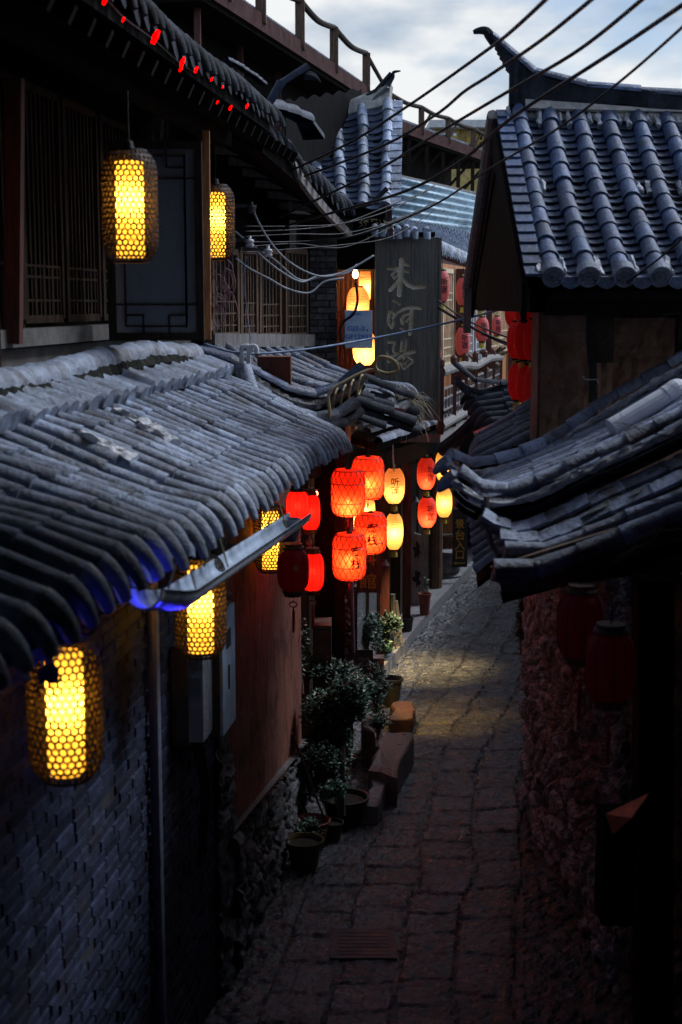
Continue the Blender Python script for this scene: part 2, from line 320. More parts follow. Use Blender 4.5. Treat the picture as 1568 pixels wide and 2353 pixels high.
# ------------------------------------------------------------------ tiled roofs
def cover(mb, p0, p1, side, up, r0, r1, n=7, lift=0., m=0):
    """one half-round cover tile from p0 (upper end) to p1 (lower end), closed at its lower end"""
    vs = []
    for p, r in ((p0, r0), (p1, r1)):
        for j in range(n+1):
            a = math.pi*j/n; vs.append(p + side*(math.cos(a)*r) + up*(math.sin(a)*r + lift))
    q = (p1-p0).normalized()
    th = .016
    for j in range(n+1):                       # inner lip
        a = math.pi*j/n; vs.append(p1 + side*(math.cos(a)*(r1-th)) + up*(math.sin(a)*(r1-th) + lift))
    fs = [(j, j+1, n+2+j, n+1+j) for j in range(n)] + [(n+1+j, n+2+j, 2*n+3+j, 2*n+2+j) for j in range(n)]
    fs.append(tuple(2*n+2+j for j in range(n, -1, -1)))
    mb.add(vs, fs, m)
def roof(A0, A1, B0, B1, n, r=.06, tl=.26, sag=.0, pan=.13, eave='finger', wave=0., seed=1, upturn=0., pandepth=.35, jit=.01, clump=0.):
    """A0-A1 upper edge, B0-B1 eave; n cover rolls. Returns MB tiles, MB caps"""
    A0, A1, B0, B1 = map(V, (A0, A1, B0, B1)); g = random.Random(seed)
    mb = MB(); caps = MB()
    N0 = ((B0-A0).cross(A1-A0)).normalized()
    if N0.z < 0: N0 = -N0
    def S(a, b):
        p = (A0*(1-a)+A1*a)*(1-b) + (B0*(1-a)+B1*a)*b
        p = p - N0*(sag*4*b*(1-b))
        if wave: p = p + N0*(noise.noise(V((a*9+seed, b*1.5, seed)))*wave)
        if upturn: p = p + V((0,0,upturn*(max(0, 1-a*4)**2)))
        return p
    def frame(a, b):
        e = .01; p = S(a, b)
        t = (S(a, b+e)-S(a, b-e)).normalized(); s_ = (S(a+e, b)-S(a-e, b)).normalized()
        u = t.cross(s_); u = u if u.z > 0 else -u
        return p, t, s_, u.normalized()
    L = ((B0-A0).length + (B1-A1).length)/2
    W = ((A1-A0).length + (B1-B0).length)/2; sp = W/(n-1)
    k = max(2, round(L/tl))
    for i in range(n):
        a = i/(n-1); off = g.uniform(-.3, .3)/k
        bs = [max(0, min(1, (j+off)/k)) for j in range(k+1)]; bs[0] = 0; bs[-1] = 1
        for j in range(k):
            if bs[j+1]-bs[j] < .01: continue
            aj = a + g.uniform(-jit, jit)/W
            p0, t0, s0, u0 = frame(aj, bs[j]); p1, t1, s1, u1 = frame(aj + g.uniform(-jit, jit)*.5/W, bs[j+1])
            lf = g.uniform(0, .010)
            cover(mb, p0-t0*.03, p1, s1, u1, r*.82, r*g.uniform(.96, 1.08), lift=r*.22+lf)
        p, t, s_, u = frame(a, 1)
        if eave == 'finger':            # last tile bends down
            ln = g.uniform(.13, .19); prev = None; rings = []
            for q in range(6):
                f = q/5; ang = f*R(66)
                d = (t*math.cos(ang) + (-V((0,0,1)))*math.sin(ang)).normalized()
                p = p + d*(ln/5 if q else 0); uu = s_.cross(d); uu = uu if uu.dot(u) > 0 else -uu
                rings.append((V(p), uu.normalized(), r*(1.05-.55*f)))
            n7 = 7; vs = []
            for (pp, uu, rr) in rings:
                for j in range(n7+1):
                    aa = math.pi*j/n7; vs.append(pp + s_*(math.cos(aa)*rr) + uu*(math.sin(aa)*rr*1.1 + r*.2))
            fs = [(q*(n7+1)+j, q*(n7+1)+j+1, (q+1)*(n7+1)+j+1, (q+1)*(n7+1)+j) for q in range(5) for j in range(n7)]
            fs.append(tuple(5*(n7+1)+j for j in range(n7+1)))
            mb.add(vs, fs)
        elif eave == 'cap':
            c = p + u*(r*.35) + t*.03; ns = 20
            def ring(rad, off): return [c + t*off + s_*(math.cos(2*math.pi*j/ns)*rad) + u*(math.sin(2*math.pi*j/ns)*rad) for j in range(ns)]
            prof = [(r*1.12, -.09), (r*1.12, .012), (r*.94, .014), (r*.90, .004), (r*.62, .004), (r*.58, .010), (r*.50, .010), (r*.46, .004), (r*.001, .004)]
            vs = sum([ring(a_, b_) for a_, b_ in prof], [])
            fs = [(q*ns+j, q*ns+(j+1) % ns, (q+1)*ns+(j+1) % ns, (q+1)*ns+j) for q in range(len(prof)-1) for j in range(ns)]
            caps.add(vs, fs)
            for (x0, x1, y0, y1) in ((-.34,.34,-.05,.05), (-.05,.05,-.34,.34), (-.3,.3,.2,.28), (-.3,.3,-.28,-.2), (-.78,-.66,-.3,.3), (.66,.78,-.3,.3), (-.3,.3,.66,.78), (-.3,.3,-.78,-.66)):
                q = [c + t*.006 + s_*(x*r) + u*(y*r) for x, y in ((x0,y0),(x1,y0),(x1,y1),(x0,y1))]
                caps.hexa(q + [z+t*.007 for z in q])
    kp = max(3, round(L/pan))
    for i in range(n-1):
        a = (i+.5)/(n-1); wdt = sp*.5
        for j in range(kp):
            b0, b1 = j/kp, (j+1)/kp
            p0, t0, s0, u0 = frame(a, b0); p1, t1, s1, u1 = frame(a, b1)
            vs = []; m_ = 5; lf = .020 + g.uniform(-.003, .006); sk = g.uniform(-.004, .004)
            for (pp, ss, uu, h, wf) in ((p0, s0, u0, .0, 1.), (p1+t1*.012, s1, u1, lf, .98), (p1+t1*.012, s1, u1, lf-.014, .98)):
                for q in range(m_+1):
                    x = 2*q/m_-1; vs.append(pp + ss*(x*wdt*wf+sk) + uu*(h + (x*x-.6)*wdt*pandepth*.6 + (.0 if 1 else 0)))
            fs = [(q, q+1, m_+2+q, m_+1+q) for q in range(m_)] + [(m_+1+q, m_+2+q, 2*m_+3+q, 2*m_+2+q) for q in range(m_)]
            mb.add(vs, fs, 1)
        p, t, s_, u = frame(a, 1)
        # hanging drip tile
        h = (.055 if eave == 'cap' else g.uniform(.09, .15)) if eave else 0
        if h:
            dn = (V((0,0,-1))*.93 + t*.35).normalized(); hw = sp*.40
            pts = [(-1, 0), (1, 0), (.95, .45), (.45, .8), (0, 1.0), (-.45, .8), (-.95, .45)]
            q = [p + t*.014 + s_*(x*hw) + u*((x*x-.6)*wdt*pandepth*.5+.004) + dn*(y*h) for x, y in pts]
            nn = t*.012
            k2 = len(q); mb.add(q + [z+nn for z in q], [tuple(range(k2)), tuple(range(2*k2-1, k2-1, -1))] + [(j, (j+1) % k2, k2+(j+1) % k2, k2+j) for j in range(k2)])
    return mb, caps, S, frame
def deck(A0, A1, B0, B1, th=.05, drop=.05):
    """boards under the tiles"""
    mb = MB(); d = V((0,0,-drop)); q = [V(A0)+d, V(A1)+d, V(B1)+d, V(B0)+d]
    e = V((0,0,-th)); mb.hexa([x+e for x in q] + q); return mb
def ridge(pts, r=.09, tl=.3, g=None, up=V((0,0,1)), mb=None, lift=0., taper=None):
    """half-round tiles along a polyline"""
    g = g or random.Random(3); mb = mb or MB(); pts = [V(p) for p in pts]
    seg = [0]
    for i in range(1, len(pts)): seg.append(seg[-1] + (pts[i]-pts[i-1]).length)
    def at(s):
        s = max(0, min(seg[-1], s))
        for i in range(1, len(pts)):
            if s <= seg[i] + 1e-9:
                f = (s-seg[i-1])/max(1e-9, seg[i]-seg[i-1]); return pts[i-1]*(1-f)+pts[i]*f
        return pts[-1]
    n = max(2, round(seg[-1]/tl))
    for i in range(n):
        s0, s1 = seg[-1]*i/n, seg[-1]*(i+1)/n
        m_ = at((s0+s1)/2)
        a, b = at(s0-.02), at(s1)
        f0 = 1 if not taper else 1+(taper-1)*(i/n); f1 = 1 if not taper else 1+(taper-1)*((i+1)/n)
        t = (b-a).normalized(); side = t.cross(up).normalized(); u = side.cross(t).normalized()
        dz = g.uniform(-.006, .006)
        cover(mb, a, b, side, u, r*.80*f0, r*f1*g.uniform(.95, 1.07), n=9, lift=lift+dz)
    return mb
def rough_strip(pts, wdt, hgt, g=None, res=.03, up=V((0,0,1)), amp=.4):
    """lumpy mortar bed along a polyline"""
    mb = MB(); pts = [V(p) for p in pts]; out = []
    for i in range(len(pts)-1):
        k = max(1, int((pts[i+1]-pts[i]).length/res))
        for j in range(k): out.append(pts[i].lerp(pts[i+1], j/k))
    out.append(pts[-1]); n = 8; o = len(mb.v)
    for i, p in enumerate(out):
        t = (out[min(i+1, len(out)-1)]-out[max(i-1, 0)]).normalized(); s_ = t.cross(up).normalized(); u = s_.cross(t)
        for j in range(n):
            a = 2*math.pi*j/n; f = 1 + amp*noise.noise(p*14 + V((j*3.1, 0, 0))); mb.v.append(p + s_*(math.cos(a)*wdt/2*f) + u*(math.sin(a)*hgt/2*f))
    for i in range(len(out)-1):
        for j in range(n): mb.f.append((o+i*n+j, o+i*n+(j+1) % n, o+(i+1)*n+(j+1) % n, o+(i+1)*n+j)); mb.m.append(0)
    mb.f.append(tuple(o+j for j in reversed(range(n)))); mb.m.append(0)
    mb.f.append(tuple(o+(len(out)-1)*n+j for j in range(n))); mb.m.append(0)
    return mb
def spline(pts, k=8):
    pts = [V(p) for p in pts]; out = []
    for i in range(len(pts)-1):
        p0, p1, p2, p3 = pts[max(i-1, 0)], pts[i], pts[i+1], pts[min(i+2, len(pts)-1)]
        for j in range(k):
            t = j/k; out.append(.5*((2*p1) + (p2-p0)*t + (2*p0-5*p1+4*p2-p3)*t*t + (3*p1-p0-3*p2+p3)*t**3))
    return out + [pts[-1]]

# ------------------------------------------------------------------ walls with a frame of their own
def wall_obj(name, p, q, z0, z1, m, parent=None, th=.25, label=None):
    """slab from p to q (x, y), local x along it, so that bricks follow it; front face is on the line, body behind (left of p->q)"""
    p, q = V((p[0], p[1], z0)), V((q[0], q[1], z0)); L = (q-p).length; a = math.atan2(q.y-p.y, q.x-p.x)
    mb = MB(); mb.box(0, L, 0, th, 0, z1-z0)
    me_o = mb.build(name, m); mat_ = Matrix.Translation(p) @ Matrix.Rotation(a, 4, 'Z')
    if parent is not None: me_o.parent = parent; me_o.matrix_basis = parent.matrix_basis.inverted() @ mat_
    else: me_o.matrix_basis = mat_
    if label: me_o['label'] = label
    return me_o
def rubble(name, p, q, z0f, z1f, m, parent=None, res=.035, sc_=6., amp=.05, seed=0., th=.2):
    """rubble masonry: a relief of stones, front towards the right of p->q... heights are functions of distance"""
    p, q = V((p[0], p[1], 0)), V((q[0], q[1], 0)); L = (q-p).length; t = (q-p).normalized(); nrm = V((t.y, -t.x, 0))
    nx = max(2, int(L/res)); H = max(z1f(0)-z0f(0), z1f(L)-z0f(L)); nz = max(2, int(H/res))
    vs = []; tone = []
    for i in range(nx+1):
        s = L*i/nx
        for j in range(nz+1):
            z = z0f(s) + (z1f(s)-z0f(s))*j/nz
            fq = 1 + .35*noise.noise(V((s*1.3, z*1.3, seed+7))); d, pts = noise.voronoi(V((s*sc_*.62*fq, z*sc_*1.15*fq, seed)) + noise.noise_vector(V((s*4, z*4, seed)))*.30)
            h = min(1, max(0, (d[1]-d[0])*4.5-.12)); c = pts[0]
            r_ = (math.sin(c.x*127.1+c.y*311.7+c.z*9.)*43758.5) % 1
            off = (h**.6)*amp*(0.5+.7*r_) + noise.noise(V((s*17, z*17, 3)))*amp*.30 + noise.noise(V((s*40, z*40, 5)))*amp*.12
            vs.append(p + t*s + V((0,0,z)) + nrm*off); tone.append(r_*.9*(.35+.65*min(1, h*1.6)))
    fs = [(i*(nz+1)+j, (i+1)*(nz+1)+j, (i+1)*(nz+1)+j+1, i*(nz+1)+j+1) for i in range(nx) for j in range(nz)]
    k = len(vs); pr = []                      # body behind the relief
    zA, zB = z0f(0), z1f(0); zC, zD = z0f(L), z1f(L)
    b = [p+V((0,0,zA)), q+V((0,0,zC)), q+V((0,0,zC))-nrm*th, p+V((0,0,zA))-nrm*th]
    tp = [p+V((0,0,zB)), q+V((0,0,zD)), q+V((0,0,zD))-nrm*th, p+V((0,0,zB))-nrm*th]
    vs += b + tp; tone += [.3]*8
    fs += [(k, k+3, k+7, k+4), (k+1, k+5, k+6, k+2), (k+4, k+7, k+6, k+5), (k+3, k+2, k+6, k+7)]
    mb = MB(); mb.add(vs, fs); o = mb.build(name, m, parent, smooth=False)
    at = o.data.attributes.new('tone', 'FLOAT', 'POINT'); at.data.foreach_set('value', tone)
    return o

def bricks(name, p, q, z0, z1, m, parent=None, th=.25, bw=.24, bh=.066, gap=.009, seed=1, label=None):
    """slab wall faced with laid bricks, each slightly out of line"""
    p, q = V((p[0], p[1], z0)), V((q[0], q[1], z0)); L = (q-p).length; a = math.atan2(q.y-p.y, q.x-p.x); g = random.Random(seed)
    mb = MB(); mb.box(0, L, .012, th, 0, z1-z0, 1); j = 0; z = 0
    while z < z1-z0-.01:
        h = bh*g.uniform(.93, 1.07); x = -g.uniform(0, bw)*.2 - (bw/2 if j % 2 else 0); top = min(z+h-gap, z1-z0)
        while x < L:
            w_ = bw*g.uniform(.9, 1.08); x0, x1 = max(0, x+gap/2), min(L, x+w_-gap/2)
            if x1-x0 > .02 and g.random() > .006:
                o = g.uniform(-.005, .006); t1, t2 = g.uniform(-.003,.003), g.uniform(-.003,.003); e = .005
                mb.add([(x0,.014,z),(x1,.014,z),(x1,.014,top),(x0,.014,top),(x0+e,-o+t1,z+e+t2),(x1-e,-o-t1,z+e),(x1-e,-o-t1,top-e),(x0+e,-o+t1,top-e+t2)], [(4,5,6,7),(0,1,5,4),(1,2,6,5),(2,3,7,6),(3,0,4,7)], 0)
            x += w_
        z += h; j += 1
    o_ = mb.build(name, [m, M['joint']]); mat_ = Matrix.Translation(p) @ Matrix.Rotation(a, 4, 'Z')
    if parent is not None: o_.parent = parent; o_.matrix_basis = parent.matrix_basis.inverted() @ mat_
    else: o_.matrix_basis = mat_
    if label: o_['label'] = label
    return o_
# ------------------------------------------------------------------ lettering
def text_mesh(body, size):
    cu = bpy.data.curves.new('t', 'FONT'); cu.body = body; cu.size = size; cu.align_x = 'CENTER'; cu.align_y = 'CENTER'; cu.space_line = 1.0
    cu.resolution_u = 3; cu.offset = size*.012
    o = bpy.data.objects.new('t', cu); COL.objects.link(o); dg = bpy.context.evaluated_depsgraph_get(); dg.update()
    me = bpy.data.meshes.new_from_object(o.evaluated_get(dg)); vs = [v.co.copy() for v in me.vertices]; fs = [tuple(p.vertices) for p in me.polygons]
    bpy.data.objects.remove(o); bpy.data.meshes.remove(me); return vs, fs
def text_flat(body, size, c, name='lettering', mat_=None, parent=None, nrm=V((0,-1,0)), depth=.004, sx=1.):
    vs, fs = text_mesh(body, size); nrm = V(nrm).normalized(); r_ = V((0,0,1)).cross(nrm); c = V(c); mb = MB()   # r_ points right for the reader
    k = len(vs); q = [c + r_*(v.x*sx) + V((0,0,v.y)) + nrm*depth for v in vs]
    mb.add(q, fs)
    return mb.build(name, mat_, parent)
def text_wrap(body, size, rf, zc, phi, mat_, parent, name='lettering'):
    """lettering on a body of revolution: rf(z) its radius, phi the direction it faces (0 = towards -y)"""
    vs, fs = text_mesh(body, size); mb = MB(); q = []
    for v in vs:
        z = zc+v.y; r = rf(z)*1.012+.002; a = phi + v.x/r; q.append(V((math.sin(a)*r, -math.cos(a)*r, z)))
    mb.add(q, fs); return mb.build(name, mat_, parent)

# ------------------------------------------------------------------ lanterns (origin at the centre of the body)
def bulb(parent, z, power, col, name='bulb', size=.03, k=1., off=0.):
    mb = MB(); prof = [(.002*k, -.03*k), (.02*k, -.02*k), (.026*k, 0), (.02*k, .02*k), (.008*k, .035*k)]
    mb.lathe(prof, 10, (0,off,z)); mb.build(name, M['hot'], parent, smooth=True)
    l = bpy.data.lights.new('lamp', 'POINT'); l.energy = power; l.color = col; l.shadow_soft_size = size
    o = bpy.data.objects.new('lamp_light', l); COL.objects.link(o); o.parent = parent; o.location = (0,off,z-.05)
    return o
def rprof(Rm, H, top=.5, e=4.):
    return lambda z: Rm*(1-(1-top)*min(1, abs(2*z/H))**e)
def hanger(t, z0, L, mat_='cable', r=.004):
    mb = MB(); mb.tube([(0,0,z0), (.004,.002,z0+L*.5), (0,0,z0+L)], r, 5); mb.build('cord', M[mat_], t)
PAP = dict(
 warm=paper('paper_warm', (1,.60,.12), see=.05, glow=.07, gcol=(1,.50,.03), refl=.15),
 redL=paper('paper_red_lit', (1,.095,.028), see=.03, glow=.30, gcol=(1,.008,.004), refl=.2, tcol=(1,.5,.2)),
 peach=paper('paper_peach', (1,.52,.22), see=.08, glow=.16, gcol=(1,.22,.04), refl=.2),
 cream=paper('paper_cream', (1,.66,.26), see=.04, glow=.12, gcol=(1,.34,.05), refl=.2, tcol=(1,.8,.5)),
 dimred=paper('paper_red_dim', (.80,.10,.06), see=.06, glow=.10, gcol=(1,.03,.01), refl=.45),
 pale=paper('paper_pale', (.85,.21,.20), see=.03, refl=.75),
 deep=paper('paper_deep_red', (.75,.022,.018), see=.02, refl=.7, glow=.02, gcol=(1,.01,.005)),
 wine=paper('silk_wine', (.22,.006,.012), see=.02, glow=.012, gcol=(1,.0,.01), refl=.7),
 silk=paper('silk_red', (.9,.015,.012), see=.06, glow=.50, gcol=(1,.008,.004), refl=.35),
 maroon=paper('silk_maroon', (.10,.004,.010), see=.02, glow=.004, gcol=(1,.0,.05), refl=.8),  # faint red emission added, though these lanterns carry no bulb
 black=paper('silk_black', (.03,.004,.008), see=.02, refl=.8),
)
for k_ in ('weave',): M['weave'] = mat('bamboo_weave', (.014,.006,.004), .55, scale=30, bump=.3, var=.4)
def honeycomb(label, power=5):
    t = T('woven_lantern', label, 'lantern', (0,0,0), 'woven bamboo lanterns lit yellow')
    Rm, H = .145, .56; rf = rprof(Rm, H, .62, 7); mb = MB(); n = 30; dz = 2*math.pi*Rm/n*.866; m_ = int(H/dz)
    for j in range(m_):
        z = -H/2 + (j+.5)*H/m_
        for i in range(n):
            ph = 2*math.pi*(i + .5*(j % 2))/n; aw = 2*math.pi/n; vs = []
            for ring_, kk in ((1.0, 0), (.76, 1)):
                for q in range(12):
                    th = 2*math.pi*q/12 + math.pi/6*0
                    # outer = hexagon (flat sides left and right), inner = round hole
                    if kk == 0:
                        a6 = ((th + math.pi/6) % (math.pi/3)) - math.pi/6; rr = .5/math.cos(a6)
                    else: rr = .36
                    x = math.cos(th)*rr; y = math.sin(th)*rr
                    zz = z + y*aw*Rm; zz = max(-H/2, min(H/2, zz + .0035*noise.noise(V((math.cos(ph)*9, math.sin(ph)*9, zz*30))))); r = rf(zz)*(1+.02*noise.noise(V((math.cos(ph)*2, math.sin(ph)*2, zz*6)))); a = ph + x*aw + .02*noise.noise(V((ph*7, zz*50, 2)))
                    vs.append((math.cos(a)*r, math.sin(a)*r, zz))
            mb.add(vs, [(q, (q+1) % 12, 12+(q+1) % 12, 12+q) for q in range(12)])
    o = mb.build('woven_shell', M['weave'], t)
    s_ = o.modifiers.new('thick', 'SOLIDIFY'); s_.thickness = .004
    mb = MB()
    mb.lathe([(rf(-H/2)*1.02, -H/2-.006), (rf(H/2)*1.04, -H/2), (rf(H/2)*1.02, -H/2+.006)], 28); mb.build('lower_rim', M['weave'], t); mb = MB()
    mb.lathe([(rf(H/2)*1.02, H/2-.006), (rf(H/2)*1.04, H/2), (rf(H/2)*1.02, H/2+.006)], 28)
    mb.lathe([(.001, H/2+.01), (rf(H/2)*.6, H/2+.008), (rf(H/2), H/2)], 24); mb.lathe([(.03, H/2+.01), (.02, H/2+.05), (.001, H/2+.055)], 10)
    mb.build('rim', M['weave'], t)
    mb = MB(); r2 = .072; mb.lathe([(.001, -H*.46), (r2, -H*.46), (r2*1.01, -H*.2), (r2, 0), (r2*1.01, H*.2), (r2, H*.40), (.02, H*.42)], 24)
    mb.build('paper_tube', PAP['warm'], t, smooth=True)
    hanger(t, H/2+.05, .25)
    bulb(t, H*.14, power, (1,.72,.26))
    return t
def lattice(label, pap, power, word=None, phi=.3, col=(1,.55,.25), zb=-.08, H=.48, Rm=.175):
    t = T('lattice_lantern', label, 'lantern', (0,0,0), 'red lattice lanterns of the guesthouse')
    rf = rprof(Rm, H, .72, 6); mb = MB()
    prof = [(.001, -H/2), (rf(H/2)*.6, -H/2)] + [(rf(z), z) for z in [H*(q/16-.5) for q in range(17)]] + [(rf(H/2)*.5, H/2)]
    mb.lathe(prof, 36); mb.build('paper_shade', pap, t, smooth=True)
    mb = MB()
    for s_ in (1, -1):
        for i in range(16):
            pts = []
            for q in range(17):
                z = H*(q/16-.5); a = 2*math.pi*i/16 + s_*q/16*1.5; r = rf(z)+.003; pts.append((math.cos(a)*r, math.sin(a)*r, z))
            mb.tube(pts, .0034, 4, cap=False)
    for z in (-H*.47, -H*.22, H*.2, H*.47):
        mb.tube([(math.cos(a_)*(rf(z)+.004), math.sin(a_)*(rf(z)+.004), z) for a_ in [2*math.pi*q/32 for q in range(33)]], .0045, 4, cap=False)
    mb.build('lattice', M['redbam'], t)
    mb = MB(); mb.lathe([(.001, H/2+.02), (.03, H/2+.018), (.03, H/2)], 12); mb.build('top_cap', M['woodD'], t)
    mb = MB(); mb.tube([(0,0,-H/2), (.003,0,-H/2-.05)], .003, 5); mb.lathe([(.004, -H/2-.05), (.010, -H/2-.06), (.008, -H/2-.12), (.001, -H/2-.125)], 8); mb.build('tassel', M['redpaint'], t)
    if word: text_wrap(word, .125, rf, 0, phi, M['ink'], t)
    hanger(t, H/2, .22)
    if power: bulb(t, zb+.03, power*.55, col, off=-.095)
    return t
M['redbam'] = mat('red_bamboo', (.30,.008,.005), .5, bump=0)
def ribbed(label, pap, power, word=None, phi=.3, col=(1,.6,.25), H=.44, Rm=.135, zb=-.05, group='round paper lanterns', tas=True, size=.11):
    t = T('paper_lantern', label, 'lantern', (0,0,0), group)
    e = rprof(Rm, H, .5, 3.2); nr = 22
    rf = lambda z: e(z)
    mb = MB(); prof = []
    for q in range(nr*2+1):
        z = H*(q/(nr*2)-.5); prof.append((e(z)*(1 - (.045 if q % 2 == 0 else 0)), z))
    mb.lathe(prof, 32); mb.build('paper_shade', pap, t, smooth=False)
    mb = MB()
    for z0, z1 in ((-H/2-.02, -H/2+.002), (H/2-.002, H/2+.02)): mb.lathe([(.001, z0), (e(H/2)*.9, z0), (e(H/2)*.92, z1), (.001, z1)], 20)
    mb.build('end_cap', M['woodD'], t)
    if tas:
        mb = MB(); mb.lathe([(.035, -H/2-.02), (.042, -H/2-.05), (.045, -H/2-.10), (.001, -H/2-.10)], 14, fn=lambda a: 1+.08*math.sin(a*14)); mb.build('tassel', M['yellow'], t)
        mb = MB(); mb.lathe([(.02, H/2+.02), (.016, H/2+.045), (.001, H/2+.05)], 10); mb.build('top_cap', M['yellow'], t)
    if word: text_wrap(word, size, rf, .0, phi, M['ink'], t)
    hanger(t, H/2, .2)
    if power: bulb(t, zb+.02, power*.8, col, off=-.055)
    return t
def palace(label, pap, power, H=.33, Rm=.13, words=False, group='red palace lanterns with fringed collars'):
    t = T('palace_lantern', label, 'lantern', (0,0,0), group)
    e = rprof(Rm, H, .62, 4.5); mb = MB()
    mb.lathe([(e(z), z) for z in [H*(q/18-.5) for q in range(19)]], 48, fn=lambda a: 1-.035*abs(math.cos(a*4))**8); mb.build('silk_shade', pap, t, smooth=True)
    mb = MB()
    for i in range(8):
        a = 2*math.pi*(i+.0)/8; mb.tube([(math.cos(a)*(e(z)*.97+.002), math.sin(a)*(e(z)*.97+.002), z) for z in [H*(q/12-.5) for q in range(13)]], .0025, 4, cap=False)
    mb.build('rib', M['woodR'], t)
    for s_, nm in ((-1, 'lower_collar'), (1, 'upper_collar')):
        mb = MB(); z = s_*H/2
        mb.lathe([(e(H/2)*1.12, z), (e(H/2)*1.15, z+s_*.008), (e(H/2)*1.1, z+s_*.02), (e(H/2)*.92, z+s_*.022), (e(H/2)*.95, z+s_*.045), (.001, z+s_*.046)], 36, fn=lambda a: 1+.02*math.sin(a*18)); mb.build(nm, M['rust'], t)
    mb = MB(); mb.tube([(0,0,-H/2-.04), (0,0,-H/2-.10)], .003, 5)
    mb.tube([(.03*math.cos(a_), 0, -H/2-.115+.022*math.sin(a_)) for a_ in [2*math.pi*q/10 for q in range(11)]], .006, 5)
    mb.tube([(0,0,-H/2-.14), (.002,0,-H/2-.18), (0,0,-H/2-.34)], [.004,.012,.010], 8); mb.build('tassel', M['redpaint'], t)
    hanger(t, H/2+.04, .15)
    if words: text_wrap('福', .05, e, .03, .15, M['goldink'], t); 
    if power: bulb(t, -.0, power, (1,.3,.12))
    return t
#CONTENT
# ================================================================== SETTING
LX = .126                                    # heading of the left house fronts
def LW(x0, y): return x0 + LX*y
def ground():
    mb = MB(); mb.box(-250, 250, -60, 500, -.6, -.05); o = mb.build('ground', M['ground']); tag(o, kind='structure')
    # street: displaced slabs
    def xc(y): return .126*y - .85 if y < 15 else .126*15 - .85 + .25*(y-15)
    y0, y1, dx, dy = 2., 33., .026, .03; nx = int(4.6/dx); ny = int((y1-y0)/dy)
    vs = []; tone = []
    rows = {}
    for j in range(ny+1):
        y = y0 + dy*j; xx = xc(y)
        for i in range(nx+1):
            s = -1.6 + dx*i
            wx = s + .09*noise.noise(V((y*1.3, s*.8, 0))); lane = math.floor(wx/.46); fx = wx/.46 - lane
            ph = ((lane*37) % 10)/10.; ln = .40 + .28*(((lane*13) % 7)/7.)
            wy = y/ln + ph + .16*noise.noise(V((s*1.6, y*1.4, 5))); row = math.floor(wy); fy = wy-row
            hsh = (math.sin(lane*12.9898+row*78.233)*43758.5453) % 1
            ed = min(fx, 1-fx)*.46, min(fy, 1-fy)*ln; e_ = min(ed)
            jt = -.024*max(0, 1-e_/.030)
            if s > .95 or s < -1.05:           # cobbles along the right edge
                d, pts = noise.voronoi(V((s*7, y*7, 1))); jt = .03*min(1, (d[1]-d[0])*2.5)-.015; hsh = (math.sin(pts[0].x*12.9+pts[0].y*78.2)*43758.5) % 1
            z = jt + (hsh-.5)*.014 + (fx-.5)*(hsh-.5)*.016 + .012*noise.noise(V((s*9, y*9, 0))) + .012*noise.noise(V((s*24, y*17, 0)))
            vs.append((xx+s, y, z)); tone.append((.15+.85*hsh)*(.1 if jt < -.010 else 1))
    fs = [(j*(nx+1)+i, j*(nx+1)+i+1, (j+1)*(nx+1)+i+1, (j+1)*(nx+1)+i) for j in range(ny) for i in range(nx)]
    mb = MB(); mb.add(vs, fs); o = mb.build('street', M['pave']); tag(o, kind='structure')
    at = o.data.attributes.new('tone', 'FLOAT', 'POINT'); at.data.foreach_set('value', tone)
    # pavement step along the left side
    a = [G(880,1562), G(948,1478), G(1002,1408), G(1062,1342), G(1085,1318)]
    b = [G(790,1560), G(840,1470), G(880,1395), G(960,1330), G(1010,1310)]
    mb = MB()
    for i in range(4):
        mb.hexa([b[i], a[i], a[i+1], b[i+1]] + [p+V((0,0,.17)) for p in (b[i], a[i], a[i+1], b[i+1])])
    o = mb.build('pavement', M['kerb']); tag(o, kind='structure')
ground()

# ================================================================== LEFT HOUSE (brick and plaster front, two storeys)
H1 = T('brick_house', 'dark two-storey brick and timber house with lit woven lanterns, nearest on the left', 'house', (LW(-3,8), 8, 0))
d_ = V((LX, 1, 0)).normalized(); n_ = V((1, -LX, 0)).normalized()      # along and out of the front
def LP(x0, y, z): return V((LW(x0, y), y, z))
# lower roof
E0, E1 = LP(-1.58, 3.6, 4.02), LP(-1.60, 12.45, 3.87)
R0, R1 = LP(-3.0, 3.8, 4.42), LP(-3.0, 13.1, 4.42)
mb, _, S1, F1 = roof(R0, R1, E0, E1, 43, r=.058, tl=.30, wave=.07, seed=3, pan=.14, jit=.018)
ro = mb.build('lower_roof', [M['tile'], M['tileP']], H1, smooth=False)
deck(R0, R1, E0, E1, .06, .07).build('roof_boards', M['woodK'], ro)
# ridge of the lower roof
g = random.Random(5); mb = MB()
rp = [LP(-2.98, y, 4.555 + .035*math.sin(y*1.3) + .02*noise.noise(V((y, 0, 0)))) for y in [3.9+.5*i for i in range(19)]]
ridge(rp, r=.12, tl=.20, g=g, mb=mb); mb.build('ridge_tiles', M['tile'], ro)
rough_strip([p-V((0,0,.05)) + n_*.09 for p in rp], .13, .12, amp=.7).build('ridge_mortar', M['gapD'], ro)
mb = MB(); y = 4.0
while y < 13.1:                                 # apron tiles under the ridge
    p = LP(-2.86, y, 4.49 + g.uniform(-.02, .02)); q = p + n_*g.uniform(.22,.27) + V((0,0,-.10)); s_ = (d_ + V((0,0,g.uniform(-.08,.08)))).normalized()
    cover(mb, p, q, s_, (q-p).cross(s_).normalized()*(-1 if (q-p).cross(s_).z < 0 else 1), .10, .115*g.uniform(.95, 1.05), n=6, lift=-.055)
    y += .165*g.uniform(.85, 1.15)
mb.build('apron_tiles', M['tile'], ro)
